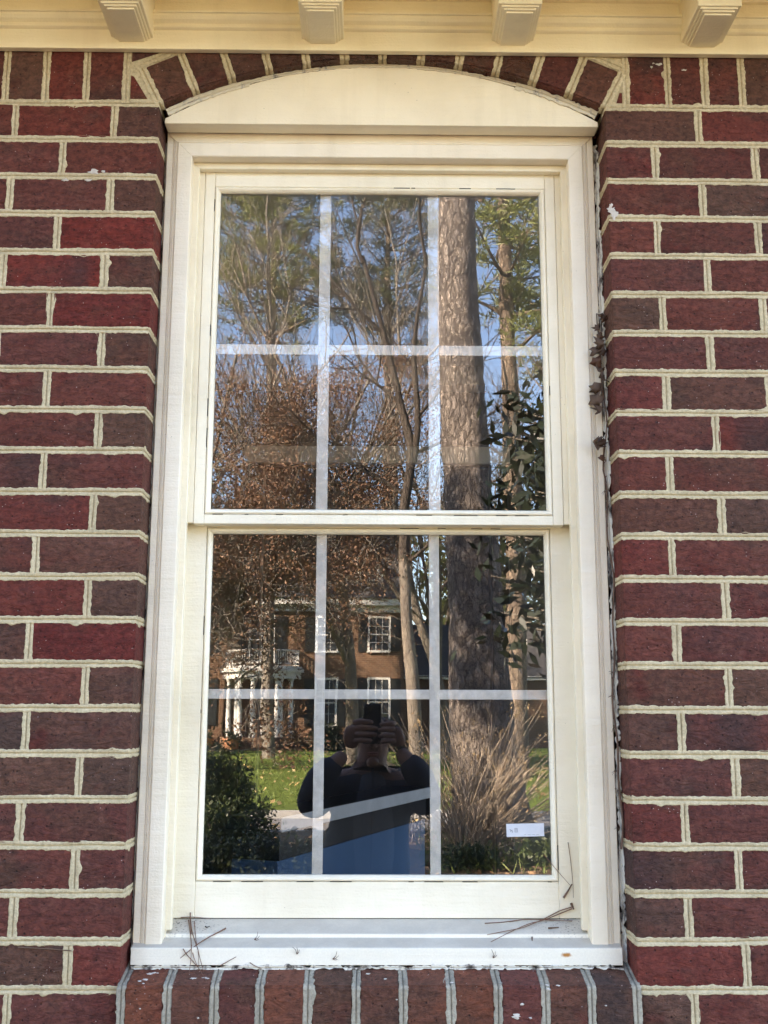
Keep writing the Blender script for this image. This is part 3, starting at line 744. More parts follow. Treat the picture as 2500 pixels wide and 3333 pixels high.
needle([(-.3367, .0558, 1.1342), (-.3312, .0436, 1.1179), (-.3241, .0436, 1.1024), (-.3186, .043, 1.0946)], NR * .85, 'short curved needle on the left sill front below the crossing pair')
needle([(-.3715, .1361, 1.1664), (-.3481, .1361, 1.1673), (-.3307, .1361, 1.1657), (-.316, .1358, 1.1649)], NR * .9, 'needle lying flat along the bottom rail at the left end of the ledge')
needle([(-.283, .0441, 1.1016), (-.27, .0441, 1.1086), (-.2546, .0441, 1.1167)], NR * .9, 'short straight needle leaning up the sill front above the second brick joint')
needle([(-.2305, .0441, 1.1071), (-.2205, .0441, 1.1009), (-.2089, .0441, 1.097)], NR * .85, 'short needle stuck under the sill edge by the third brick joint')
needle([(.3633, .1361, 1.1856), (.3405, .1361, 1.1794), (.3161, .1361, 1.167), (.2946, .1247, 1.1608), (.266, .1064, 1.154), (.2303, .0956, 1.15), (.1975, .0881, 1.1454)], NR * 1.1, 'upper of two long needles sloping out of the right sill corner')
needle([(.3633, .1361, 1.1827), (.3315, .1361, 1.1703), (.3039, .1284, 1.1622), (.2811, .121, 1.1594), (.2478, .0992, 1.1513), (.2025, .0698, 1.137)], NR * 1.1, 'lower of two long crossing needles reaching the lowest sill step at right')
needle([(.1968, .1208, 1.1594), (.234, .1246, 1.1608), (.27, .1335, 1.1641), (.3135, .1336, 1.1641), (.3611, .1278, 1.1619)], NR, 'longest level needle lying along the bottom rail at the right')
needle([(.2429, .126, 1.1613), (.2789, .135, 1.1646), (.3217, .1306, 1.163), (.3627, .1292, 1.1625)], NR * .9, 'shorter level needle under the bottom rail at the right')
needle([(.3124, .1361, 1.2806), (.338, .1361, 1.2503), (.3627, .1361, 1.2231)], NR * .7, 'fine needle slanting across the lower right corner of the glass')
needle([(.3593, .1361, 1.3031), (.3632, .1361, 1.2714), (.3664, .1361, 1.2294), (.3665, .1361, 1.2023)], NR * .75, 'upright needle standing in the crack beside the right stop')
DG = 'specks of dry plant debris on the window'
needle([(.3476, .1361, 1.2022), (.3567, .1361, 1.2148), (.3646, .1361, 1.2273)], NR * 2.2, 'dark curled bract caught beside the right stop above the sill', 'debris_scrap', 'debris', DG, 'vine')
needle([(.3618, .1361, 1.1927), (.3667, .1361, 1.1815)], NR * 2.6, 'dark needle sheath at the very corner of rail and right stop', 'debris_scrap', 'debris', DG, 'vine')
needle([(-.3212, .1103, 1.1554), (-.3182, .1074, 1.1544), (-.3131, .1109, 1.1556)], NR * 1.3, 'tiny hooked dark scrap on the left part of the sill ledge', 'debris_scrap', 'debris', DG, 'ebony')
needle([(.313, .1058, 1.1538), (.3329, .1087, 1.1548)], NR * 1.7, 'flat dark scrap lying on the right part of the sill ledge', 'debris_scrap', 'debris', DG, 'vine')
needle([(.2801, .0881, 1.1414), (.2781, .0749, 1.1381)], NR * 1.6, 'small dark scrap standing on the lower sill step at right', 'debris_scrap', 'debris', DG, 'vine')
for i, (x, y, z, a, lb) in enumerate([(-.2268, .078, 1.139, .3, 'branched grey scrap on the lower sill step near the left needles'), (-.147, .0445, 1.121, 1.3, 'forked twig scrap stuck on the sill front left of the middle'),
                                      (-.083, .0445, 1.113, .2, 'tiny curl of debris low on the sill front left of the middle'), (.203, .0445, 1.115, .9, 'feathery moss scrap stuck on the sill front right of the middle')]):
    mb = MB(); c = np.array([x, y, z])
    for q in range(3):
        b = a + (q - 1) * .55; L = .009 + .003 * q
        mb.tube([np.zeros(3), np.array([math.cos(b) * L * .5, -.0006, math.sin(b) * L * .5]), np.array([math.cos(b + .3) * L, -.001, math.sin(b + .3) * L])], [.0007, .0005, .0003], 4)
    o = mb.build('debris_scrap', M['vine'], None); o.location = c; tag(o, lb, 'debris', DG)
mb = MB(); mb.tube([(-.628, -.003, 1.0600 + .082), (-.60, -.004, 1.141), (-.57, -.004, 1.1395), (-.535, -.004, 1.1365)], [.0012, .0011, .0010, .0008], 5)
o = mb.build('twig', M['vine'], None, True); o.location = (0, 0, 0); tag(o, 'thin dry twig lying along a mortar joint left of the sill', 'twig')

# the withered vine in the crack right of the casing
vine = empty('withered_vine', (.437, .06, 1.95), 'withered brown ivy with curled leaves growing up the crack right of the window casing', 'vine')
def vpart(o): o.parent = vine; o.matrix_parent_inverse = Matrix.Translation((-.437, -.06, -1.95)); return o
mb = MB(); rv = random.Random(3)
zs = np.linspace(1.30, 2.335, 46); st = [(.4425 - .004 * math.sin(z * 17) - .0025 * math.sin(z * 41) - (.004 if z > 2.0 else 0), .0615 + .003 * math.sin(z * 23), z) for z in zs]
mb.tube(st, np.linspace(.0021, .0011, 46), 6)
for z in (1.335, 1.405, 1.44, 1.52, 1.575, 1.62, 1.97, 2.0, 2.03):
    for q in range(4):
        a = rv.uniform(1.6, 4.4); L = rv.uniform(.006, .014)
        p = np.array([.4405, .058, z]); mb.tube([p, p + np.array([math.cos(a) * L * .5, -.003, math.sin(a) * L * .5]), p + np.array([math.cos(a + .4) * L, -.004, math.sin(a + .4) * L])], [.0006, .0005, .0003], 4)
vpart(mb.build('stem', M['vine'], None, True))
LV = [(.4381, 2.3202, .9), (.4307, 2.3009, .8), (.4352, 2.2843, .7), (.4363, 2.2678, 1.1), (.4224, 2.2512, 1.05), (.4356, 2.2469, .9), (.4283, 2.2296, 1.15), (.4311, 2.2132, .9), (.4362, 2.1918, 1.1), (.4232, 2.1754, 1.1), (.4274, 2.1515, 1.5), (.43, 2.1311, .9),
      (.4170, 2.0609, 1.25), (.4282, 2.0644, 1.0), (.4308, 2.0359, .6)]
for x, z, sc in LV:
    rg = np.random.default_rng(int(z * 9999)); L = .0135 * sc
    out = [(0, -1.0), (.35, -.75), (.95, -.55), (.55, -.1), (.85, .55), (.3, .45), (0, 1.05), (-.3, .45), (-.9, .5), (-.5, -.1), (-.95, -.6), (-.35, -.75)]
    v = [(0, -.35 * L, 0)]
    for (a, b) in out:
        q = rg.uniform(.62, 1.0) if abs(a) + abs(b) > .9 else rg.uniform(.9, 1.5)
        v.append((a * L * q, (rg.uniform(-.9, .5) - .6 * abs(a)) * L * (a * a + b * b) ** .5, b * L * q))
    f = [(0, 1 + i, 1 + (i + 1) % 12) for i in range(12)]
    mb = MB(); mb.add(v, f); me_ = mb.mesh('leaf', True); o = link('leaf', me_, M['dryleaf'] if rg.random() < .7 else M['rustleaf'])
    sm = o.modifiers.new('thick', 'SOLIDIFY'); sm.thickness = .0006
    o.location = (x, .0500, z); o.rotation_euler = (rg.uniform(-.7, .7), rg.uniform(-.9, .9) + .3, rg.uniform(-.8, .8)); vpart(o)
# the small white sticker on the lower pane
stk = empty('pane_sticker', (.28, .1494, 1.324), 'small white sticker with faint grey print on the lower right corner of the glass', 'sticker')
mb = MB(); mb.box(-.0361, .0361, -.0006, -.0001, -.0120, .0120); o = mb.build('sticker_sheet', M['sticker'], stk); o.rotation_euler = (0, R(-1.2), 0)
def glyph(rects, x0, z0):
    mb = MB()
    for (a, b, c, d) in rects: mb.box(x0 + a, x0 + b, -.00085, -.0006, z0 + c, z0 + d)
    p = mb.build('print', M['ink'], stk); p.rotation_euler = (0, R(-1.2), 0)
glyph([(0, .0012, -.003, .0008), (.0012, .0040, -.0008, .0006), (.0030, .0045, -.0042, -.0016), (-.0015, .0002, .0006, .0022)], -.0285, 0)
glyph([(0, .0055, .0020, .0030), (0, .0012, -.0038, .0020), (.0042, .0055, -.0038, .0020), (.0012, .0042, -.0010, 0), (0, .0055, -.0048, -.0038)], -.0205, .001)
glyph([(-.002, .001, -.0006, .0002), (.004, .010, -.0005, .0001), (.013, .018, -.0006, .0001), (.021, .026, -.0005, .0001)], 0, -.0085)

# ================================================================== THE ROOM BEHIND THE GLASS
room = empty('interior_room', (0, .3, .45), 'dim room seen behind the window glass with white ceiling and cased doorway', 'room')
def rpart(mb, name, mat, parent=room, bev=None):
    o = mb.build(name, M[mat], parent)
    if parent == room: o.matrix_parent_inverse = Matrix.Translation((0, -.3, -.45))
    if bev: bevel(o, bev)
    return o
mb = MB(); mb.box(-2.6, 2.6, .251, 2.75, .36, .45); rpart(mb, 'room_floor', 'roomfloor')
mb = MB(); mb.box(-2.6, 2.6, .251, 2.75, 2.90, 2.98); rpart(mb, 'ceiling', 'ceil')
mb = MB(); mb.box(-2.7, -2.6, .251, 2.75, .36, 2.98); mb.box(2.6, 2.7, .251, .5, .36, 2.98); mb.box(2.6, 2.7, 2.12, 2.75, .36, 2.98); mb.box(2.6, 2.7, .5, 2.12, .36, .9); mb.box(2.6, 2.7, .5, 2.12, 2.82, 2.98)  # opening in the right wall added to brighten the room
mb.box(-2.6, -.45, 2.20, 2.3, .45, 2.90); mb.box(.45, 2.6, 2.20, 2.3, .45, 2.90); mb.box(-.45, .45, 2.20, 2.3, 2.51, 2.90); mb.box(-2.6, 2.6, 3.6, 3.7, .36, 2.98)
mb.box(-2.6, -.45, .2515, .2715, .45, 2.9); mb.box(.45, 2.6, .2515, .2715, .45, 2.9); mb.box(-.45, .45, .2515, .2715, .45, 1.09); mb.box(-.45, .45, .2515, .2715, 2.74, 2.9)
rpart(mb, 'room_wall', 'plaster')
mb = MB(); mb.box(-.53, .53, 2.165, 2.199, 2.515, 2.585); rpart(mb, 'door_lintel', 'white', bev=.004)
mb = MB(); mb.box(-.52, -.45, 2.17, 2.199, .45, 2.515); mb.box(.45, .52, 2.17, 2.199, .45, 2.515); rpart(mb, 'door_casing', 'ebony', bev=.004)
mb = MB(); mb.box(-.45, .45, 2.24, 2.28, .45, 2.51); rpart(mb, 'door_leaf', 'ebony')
mb = MB(); mb.box(-2.58, 2.58, 2.10, 2.199, 2.82, 2.899); rpart(mb, 'crown_moulding', 'white')
mb = MB(); mb.box(-.46, .46, .195, .30, 1.115, 1.14); mb.box(-.52, -.40, .252, .285, 1.14, 2.75); mb.box(.39, .52, .252, .285, 1.14, 2.75); rpart(mb, 'window_stool', 'white')
dr = empty('dresser', (-.252, .9, .45), 'blue dresser with light grey top and dark upper band inside the room', 'dresser')
ang = math.atan2(1.1, .434); dr.rotation_euler = (0, 0, ang)
def dpart(x0, x1, y0, y1, z0, z1, name, mat):
    mb = MB(); mb.box(x0, x1, y0, y1, z0, z1); bevel(mb.build(name, M[mat], dr), .003)
dpart(-.02, 1.2, -.010, .15, .790, .825, 'top', 'ebony'); dpart(-.02, 1.2, -.016, -.0105, .788, .826, 'edging', 'greytop'); dpart(0, 1.18, .0, .14, .715, .7895, 'drawer_band', 'ebony'); dpart(0, 1.18, .004, .14, .08, .7145, 'body', 'blue')
for a, b in ((.02, .02), (1.14, .02), (.02, .10), (1.14, .10)): dpart(a, a + .03, b, b + .03, .0, .0795, 'leg', 'ebony')

# ================================================================== THE GROUND OUT FRONT
def sheet(name, x0, x1, y0, y1, z, mat, n=1, amp=0.0):
    if n == 1:
        mb = MB(); mb.add([(x0, y0, z), (x1, y0, z), (x1, y1, z), (x0, y1, z)], [(0, 1, 2, 3)])
    else:
        mb = MB(); nx = n; ny = max(2, int(n * (y1 - y0) / (x1 - x0)))
        mb.add([(x0 + (x1 - x0) * i / nx, y0 + (y1 - y0) * j / ny, z + amp * noise.noise(Vector((i * .37, j * .37, 3)))) for j in range(ny + 1) for i in range(nx + 1)],
               [(j * (nx + 1) + i, j * (nx + 1) + i + 1, (j + 1) * (nx + 1) + i + 1, (j + 1) * (nx + 1) + i) for j in range(ny) for i in range(nx)])
    return tag(mb.build(name, M[mat], None, n > 1), kind='structure')
sheet('ground', -600, 600, -900, 600, -.16, 'yard')
sheet('front_yard', -40, 40, -12.2, 30, 0, 'yard', 90, .05)
sheet('street', -120, 120, -15.05, -12.15, -.10, 'street')
sheet('lawn', -60, 60, -75, -15.2, 0, 'lawn', 60, .06)
for y0, y1 in ((-12.34, -12.2), (-15.2, -15.06)):
    mb = MB(); mb.box(-80, 80, y0, y1, -.14, .012); tag(mb.build('kerb', M['kerb'], None), kind='structure')

# ================================================================== PLANTS
def leaf_mesh(name, C, U, W, mat):
    n = len(C); V = np.stack([C - U, C + W * .9 - U * .1, C + U, C - W * .9 + U * .1], 1).reshape(-1, 3).astype(np.float32)
    me = bpy.data.meshes.new(name); me.vertices.add(4 * n); me.vertices.foreach_set('co', V.ravel())
    me.loops.add(4 * n); me.loops.foreach_set('vertex_index', np.arange(4 * n, dtype=np.int32))
    me.polygons.add(n); me.polygons.foreach_set('loop_start', np.arange(0, 4 * n, 4, dtype=np.int32)); me.polygons.foreach_set('loop_total', np.full(n, 4, np.int32))
    me.update(calc_edges=True); me.materials.append(M[mat]); return me
def rdir(rg, n):
    v = rg.normal(size=(n, 3)); return v / np.linalg.norm(v, axis=1, keepdims=True)
def leaves(name, pts, per, spread, size, asp, mat, parent, rg, droop=0.0, sizevar=.35):
    pts = np.asarray(pts); C = np.repeat(pts, per, 0) + rg.normal(size=(len(pts) * per, 3)) * spread
    n = len(C); U = rdir(rg, n); U[:, 2] -= droop; U /= np.linalg.norm(U, axis=1, keepdims=True)
    W = np.cross(U, rdir(rg, n)); W /= np.linalg.norm(W, axis=1, keepdims=True) + 1e-9
    s = size * (1 + sizevar * rg.uniform(-1, 1, (n, 1)))
    return link(name, leaf_mesh(name, C, U * s, W * s * asp, mat), None, parent)
def grow(mb, p, d, L, r, depth, rg, tips, spread=.7, up=.12, wig=.16, kids=4, shrink=.66, sides=5, rmin=.006, path=None):
    n = 5 if depth > 1 else 4; P = [p]; d = d / np.linalg.norm(d)
    for i in range(n):
        d = d + rg.normal(size=3) * wig; d[2] += up; d /= np.linalg.norm(d); p = p + d * L / n; P.append(p)
    r1 = max(rmin * .7, r * .55); rr = np.linspace(r, r1, n + 1)
    mb.tube(P, rr, sides if depth > 1 else 3, cap=False)
    if depth == 0: tips.append(p); tips.append(P[-2]); return
    for k in range(kids):
        f = rg.uniform(.3, 1.0) if k else 1.0
        i = min(n - 1, int(f * n)); q = P[i] + (P[i + 1] - P[i]) * (f * n - i)
        ax = np.cross(d, rg.normal(size=3)); ax /= np.linalg.norm(ax) + 1e-9
        a = rg.uniform(.45, 1.05) * spread * (1.0 if k else .45)
        nd = d * math.cos(a) + ax * math.sin(a)
        grow(mb, q, nd, L * shrink * rg.uniform(.75, 1.2), max(rmin, rr[i] * (.62 if k else .85)), depth - 1, rg, tips, spread, up, wig, kids, shrink, max(3, sides - 1), rmin)

def trunk_tube(mb, pts, rad, sides=20, sub=6, lump=.05, seed_=0):
    P = np.array(pts, float); t = np.linspace(0, len(P) - 1, (len(P) - 1) * sub + 1)
    Q = np.stack([np.interp(t, range(len(P)), P[:, i]) for i in range(3)], 1); rr = np.interp(t, range(len(P)), rad)
    for _ in range(4): Q[1:-1] = .25 * Q[:-2] + .5 * Q[1:-1] + .25 * Q[2:]
    b = mb.n; mb.tube(Q, rr, sides)
    if lump:
        for i in range(len(Q)):
            for j in range(sides):
                k = b + i * sides + j; v = Vector(mb.v[k]); c = Vector(Q[i])
                f = 1 + lump * noise.noise(Vector((v.x * 3, v.y * 3, v.z * .9 + seed_))) + lump * .7 * noise.noise(v * 7)
                mb.v[k] = tuple(c + (v - c) * f)
    return Q, rr
TG = 'trees across the street and in the front yard'
def pine(x, y, h, r0, crown_from, crown_r, seed_, label, leafmat, bark='bark_far', path=None, flare=1.25, per=34, nb=44, tuft=.17, sides=18, sub=6, lump=.05, dens=1.0):
    rg = np.random.default_rng(seed_); root = empty('pine_tree', (x, y, 0), label, 'tree', TG)
    mb = MB()
    if path is None:
        path = [(0, 0, -.1, r0 * flare), (0, 0, h * .04, r0 * 1.03), (.1, 0, h * .3, r0 * .9), (.0, .1, h * .6, r0 * .65), (-.1, .05, h * .85, r0 * .35), (0, 0, h, .03)]
    Q, rr = trunk_tube(mb, [p[:3] for p in path], [p[3] for p in path], sides, sub, lump, seed_)
    mb.build('trunk', M[bark], root, True)
    cl = []; bmb = MB()
    for i in range(nb):
        z = crown_from + (h - crown_from) * (i + rg.uniform(0, 1)) / nb; f = (z - crown_from) / (h - crown_from)
        k = np.searchsorted(Q[:, 2], z); k = min(max(k, 1), len(Q) - 1); c = Q[k]
        L = crown_r * (math.sin(math.pi * (.18 + .80 * f)) ** .8) * rg.uniform(.45, 1.1)
        a = rg.uniform(0, 2 * math.pi); d = np.array([math.cos(a), math.sin(a), rg.uniform(-.05, .5)])
        P = [c]
        for q in range(4):
            d = d + np.array([0, 0, .10]) + rg.normal(size=3) * .12; P.append(P[-1] + d / np.linalg.norm(d) * L / 4)
        bmb.tube(P, np.linspace(max(.02, rr[k] * .35), .012, 5), 5, cap=False)
        for q in range(int(7 * dens)):
            t = rg.uniform(.45, 1.0); j = min(3, int(t * 4)); p = P[j] + (P[j + 1] - P[j]) * (t * 4 - j)
            s = p + rg.normal(size=3) * np.array([.42, .42, .26]) * (1.5 if tuft > .18 else 1); bmb.tube([p, s], [.012, .006], 3, cap=False); cl.append(s)
    bmb.build('limbs', M[bark], root)
    C = np.repeat(np.array(cl), per, 0); n = len(C); U = rdir(rg, n); U[:, 2] = np.abs(U[:, 2]) * .7 + .05
    U /= np.linalg.norm(U, axis=1, keepdims=True); C = C + U * tuft * .9 + rg.normal(size=(n, 3)) * (.17 if tuft > .18 else .09)
    W = np.cross(U, rdir(rg, n)); W /= np.linalg.norm(W, axis=1, keepdims=True)
    link('crown', leaf_mesh('crown', C, U * tuft, W * .022 * tuft / .17, leafmat), None, root)
    return root
def shift(path, x, y): return [(a - x, b - y, c, r) for a, b, c, r in path]

# the big pine in the yard, close to the street
pine(1.42, -11.45, 25, .36, 14.5, 3.2, 11, 'massive tall pine with thick furrowed bark beside the street', 'needles_lit', 'bark_pine',
     shift([(1.45, -11.45, -.15, .66), (1.46, -11.45, .25, .50), (1.37, -11.45, 1.2, .40), (1.31, -11.45, 2.9, .355), (1.20, -11.45, 5.36, .305), (1.12, -11.45, 7.3, .268), (1.14, -11.45, 8.6, .25), (1.25, -11.4, 13, .20), (1.2, -11.4, 19, .12), (1.2, -11.4, 25, .03)], 1.42, -11.45),
     per=22, sides=72, sub=40, lump=.085)
pine(3.42, -23.8, 21, .27, 10.2, 2.6, 12, 'straight pale pine with yellow green needles right of the massive pine', 'needles_yellow', per=30, nb=46, dens=1.2)
pine(-5.5, -54.0, 32, .42, 21.0, 5.6, 13, 'tall olive green pine rising behind the russet beech at left', 'needles_lit', per=54, nb=82, dens=1.25, tuft=.19)
pine(.9, -56.0, 33, .42, 20.5, 5.2, 14, 'dark needled pine standing between the russet beech and the massive pine', 'needles_dark', per=44, nb=76, dens=1.2, tuft=.19)
pine(6.8, -34.0, 23, .33, 11.5, 3.4, 15, 'broad yellow green pine furthest to the right across the street', 'needles_yellow', per=34, nb=50)
pine(-10.5, -40.0, 24, .34, 13, 3.6, 16, 'tall pine furthest to the left beyond the white porch', 'needles_lit', per=26, nb=44)
pine(-9.0, -5.6, 10.6, .22, 5.0, 3.0, 18, 'mid sized pine added out of view further left to dapple the massive pine', 'needles_dark', per=26, nb=46, dens=1.1)  # out of view, put in to shade the lower trunk of the big pine
pine(-13.2, -34.0, 16, .25, 3.5, 3.3, 19, 'dense unseen pine added at the left of the lawn to shade the house front', 'needles_dark', per=30, nb=60, dens=1.2)  # stands out of view, added to dim the house front
pine(-7.0, -4.6, 5.2, .12, .8, 2.0, 17, 'small bushy pine added out of view at left to shade the low hedge', 'needles_dark', per=26, nb=40)  # unseen yard pine added to throw shade on the foreground

# the russet beech that still holds its leaves
rg = np.random.default_rng(21); root = empty('beech_tree', (-5.7, -26.2, 0), 'wide beech holding dry russet leaves in front of the brick house', 'tree', TG)
mb = MB(); tips = []
def limb(mb, pts, r0, r1, n=9):
    P = np.array(pts, float); t = np.linspace(0, len(P) - 1, n * 2)
    Q = np.stack([np.interp(t, range(len(P)), P[:, i]) for i in range(3)], 1)
    for _ in range(3): Q[1:-1] = .25 * Q[:-2] + .5 * Q[1:-1] + .25 * Q[2:]
    Q[1:-1] += rg.normal(size=Q[1:-1].shape) * .05
    rr = np.linspace(r0, r1, len(Q)); mb.tube(Q, rr, 7, cap=False); return Q, rr
for (sx, tz, tx, ty, r) in [(0, 4.2, 2.2, .3, .12), (.15, 3.6, 3.4, -.6, .12), (-.1, 4.6, 1.0, .8, .11), (.1, 4.0, 4.6, .4, .12), (.2, 3.4, 5.6, -.3, .11), (0, 3.8, 6.6, .5, .11), (-.2, 4.4, .2, -.6, .10), (.1, 3.6, 5.2, 1.2, .10), (.05, 3.2, 2.6, 1.0, .09), (.1, 3.3, 4.0, -1.2, .09)]:
    tx += 1.0; hz = tz + 5.6 + rg.uniform(-1.6, 1.8)
    Q, rr = limb(mb, [(sx, 0, -.1), (sx * 1.6, ty * .1, tz * .55), (sx * 2 + tx * .12, ty * .3, tz), (tx * .55, ty * .7, tz + 1.8), (tx, ty, hz)], r, .035)
    for k in range(11):
        i = int(rg.uniform(.50, 1.0) * (len(Q) - 1)); d = np.array([rg.uniform(-.6, 1.2), rg.normal(0, .7), rg.uniform(-.35, .8)])
        grow(mb, Q[i], d, rg.uniform(1.3, 2.3), max(.018, rr[i] * .5), 3, rg, tips, 1.0, .01, .13, 4, .66, 5, .006)
mb.build('trunk', M['bark_grey'], root, True)
T = np.array(tips)
keep = rg.random(len(T)) < np.where(T[:, 2] > 4.9, .97, np.where((T[:, 2] > 3.4) & (T[:, 0] > 2.6), .55, np.where(T[:, 0] < 1.9, .25, .04)))
T = T[keep]; dn = np.array([noise.noise(Vector((float(q[0]) * .8, float(q[1]) * .8, float(q[2]) * .8))) for q in T])
leaves('crown', T[dn > -.12], 14, .20, .038, .55, 'russet', root, rg)
# a young beech whose low branches hang in front of the porch
rg = np.random.default_rng(22); root = empty('beech_tree', (-6.3, -27.5, 0), 'low young beech with russet leaves hanging in front of the white porch', 'tree', TG)
mb = MB(); tips = []
for (dx, dy, dz, L, r) in [(.5, .1, 1, 3.0, .08), (.9, .2, .6, 2.8, .07), (.1, .2, 1, 3.4, .09), (-.4, .1, 1, 3.0, .07), (.9, .0, .25, 2.2, .05)]:
    grow(mb, np.array([0, 0, .0]), np.array([dx, dy, dz]), L, r, 4, rg, tips, .9, .03, .12, 3, .66, 6, .007)
mb.build('trunk', M['bark_grey'], root, True); T = np.array(tips)
leaves('crown', T[rg.random(len(T)) < .8], 9, .16, .058, .55, 'russet', root, rg)
# the leaning grey tree with a forked top
rg = np.random.default_rng(23); root = empty('bare_tree', (1.02, -22.8, 0), 'slim leaning tree with pale lower trunk and dark forked top left of the massive pine', 'tree', TG)
mb = MB(); tips = []
trunk_tube(mb, [(.0, 0, -.1), (-.05, 0, 1), (-.14, 0, 2.6), (-.25, 0, 3.8), (-.30, 0, 5.2)], [.20, .165, .15, .14, .13], 14, 6, .04, 3); mb.build('trunk', M['bark_pale'], root, True)
mb = MB(); trunk_tube(mb, [(-.30, 0, 5.15), (-.28, 0, 6.3), (-.05, 0, 7.6), (-.35, 0, 8.9), (-.75, .1, 10.6), (-1.3, .2, 12.6)], [.13, .12, .105, .09, .07, .04], 12, 6, .05, 5)
trunk_tube(mb, [(-.05, 0, 7.4), (.1, .1, 8.6), (-.1, .1, 10.2), (.3, .2, 12.5)], [.09, .075, .06, .03], 10, 5, .05, 6)
for (p, d, L) in [((-.3, 0, 6.0), (1, .2, .5), 2.2), ((-.28, 0, 6.6), (-1, .2, .4), 2.4), ((-.05, 0, 7.6), (1, -.3, .6), 2.0), ((-.35, 0, 8.9), (-1, -.2, .6), 2.2), ((-.75, .1, 10.6), (-.8, .3, .8), 2.4), ((.1, .1, 8.6), (.9, .3, .7), 2.2), ((.3, .2, 12.3), (.3, .3, 1), 2.4), ((-1.3, .2, 12.4), (-.4, .1, 1), 2.4), ((-.3, 0, 5.0), (.9, .4, .3), 1.8)]:
    grow(mb, np.array(p), np.array(d, float), L, .05, 3, rg, tips, .9, .05, .16, 4, .66, 5, .006)
mb.build('limbs', M['bark_dark'], root, True)
# bare winter trees
BARE = [(-.6, -30.5, 17, 40, 'bark_pale', 'bare pale twigged tree just right of the russet beech'), (-3.4, -33.5, 18, 44, 'bark_grey', 'bare tree standing inside the russet beech crown behind it'), (-8.2, -33, 15, 31, 'bark_grey', 'bare winter tree behind the porch at the left'), (2.4, -33.0, 16, 32, 'bark_grey', 'bare winter tree between the leaning tree and the massive pine'),
        (5.2, -29.0, 14, 33, 'bark_pale', 'bare pale branched tree right of the straight pale pine'), (-1.4, -47.5, 17, 34, 'bark_dark', 'bare winter tree behind the roof of the brick house'),
        (8.6, -46.0, 17, 35, 'bark_dark', 'bare winter tree behind the dark house wing'), (-6.4, -52.0, 18, 36, 'bark_dark', 'tall bare winter tree behind the dormer'), (3.2, -54.0, 19, 37, 'bark_dark', 'tall bare winter tree far behind the house wing'),
        (-13.5, -31.0, 16, 38, 'bark_grey', 'bare winter tree at the left end of the lawn'), (11.5, -30.0, 15, 39, 'bark_grey', 'bare winter tree at the right end of the lawn')]
for (x, y, h, sd, bk, lb) in BARE:
    rg = np.random.default_rng(sd); root = empty('bare_tree', (x, y, 0), lb, 'tree', TG); mb = MB(); tips = []
    r = h * .0125
    grow(mb, np.array([0, 0, -.1]), np.array([rg.uniform(-.1, .1), rg.uniform(-.1, .1), 1.0]), h * .48, r, 5, rg, tips, .85, .06, .07, 4, .62, 9, .009)
    mb.build('trunk', M[bk], root, True)
# far woods closing the view behind the house: one mass of thin branches and needles
rg = np.random.default_rng(77); mb = MB(); tips = []
for i in range(30):
    x = rg.uniform(-55, 55); y = rg.uniform(-95, -62); h = rg.uniform(12, 20)
    grow(mb, np.array([x, y, -.1]), np.array([rg.uniform(-.1, .1), 0, 1.0]), h * .5, .22, 3, rg, tips, .8, .08, .08, 4, .62, 6, .03)
o = tag(mb.build('far_woods', M['bark_dark'], None), kind='stuff')
T = np.array(tips); sel = T[rg.random(len(T)) < .5]
tag(leaves('far_woods_foliage', sel, 16, .9, .34, .4, 'needles_dark', None, rg), kind='stuff')

# broadleaf evergreen close to the window at the right
rg = np.random.default_rng(41); root = empty('magnolia_tree', (1.80, -5.0, 0), 'dark glossy leaved evergreen close by at the right edge of the glass', 'tree', TG)
mb = MB(); tips = []
trunk_tube(mb, [(0, 0, -.1), (.05, 0, 1.5), (0, .05, 2.6), (.05, 0, 3.7)], [.08, .06, .045, .02], 10, 5, .03, 8)
for i in range(95):
    z = rg.uniform(1.9, 3.6); a = rg.uniform(0, 2 * math.pi); L = rg.uniform(.6, 1.15) * (1.10 - .07 * z)
    p = np.array([.03, 0, z]); d = np.array([math.cos(a), math.sin(a), .25]); e = p + d * L
    mb.tube([p, p + d * L * .5 + np.array([0, 0, .03]), e], [.018, .012, .006], 5, cap=False)
    for q in range(6): tips.append(p + d * L * rg.uniform(.45, 1.0) + rg.normal(size=3) * .06)
mb.build('trunk', M['bark_grey'], root, True); leaves('crown', tips, 12, .11, .062, .36, 'magnolia', root, rg)

# the fan of bare twigs in front of the big pine
rg = np.random.default_rng(42); root = empty('twiggy_shrub', (1.05, -9.9, 0), 'bare twiggy shrub with dry flower heads in front of the massive pine', 'shrub')
mb = MB(); tips = []
for i in range(120):
    a = rg.normal(.16, .46); b = rg.normal(0, .4); L = rg.uniform(.7, 1.75)
    d = np.array([math.sin(a), math.sin(b) * .6, math.cos(a) * .95]); d /= np.linalg.norm(d)
    p = np.array([rg.normal(0, .10), rg.normal(0, .10), 0]); P = [p]
    for q in range(5): d = d + rg.normal(size=3) * .05 + np.array([.035 * np.sign(d[0]), 0, -.015]); P.append(P[-1] + d * L / 5)
    mb.tube(P, np.linspace(.0074, .0034, 6), 4, cap=False); tips.append(P[-1])
    for q in range(3):
        j = rg.integers(2, 5); s = P[j]; e = s + (d + rg.normal(size=3) * .5) * L * .22; mb.tube([s, (s + e) / 2 + rg.normal(size=3) * .01, e], [.004, .003, .002], 3, cap=False); tips.append(e)
mb.build('twigs', M['twig'], root); T = np.array(tips); leaves('flower_heads', T[rg.random(len(T)) < .4], 8, .03, .017, .6, 'seed', root, rg)
rg = np.random.default_rng(43); root = empty('twiggy_shrub', (.45, -11.3, 0), 'slender bare shrub beside the street left of the massive pine', 'shrub')
mb = MB(); tips = []
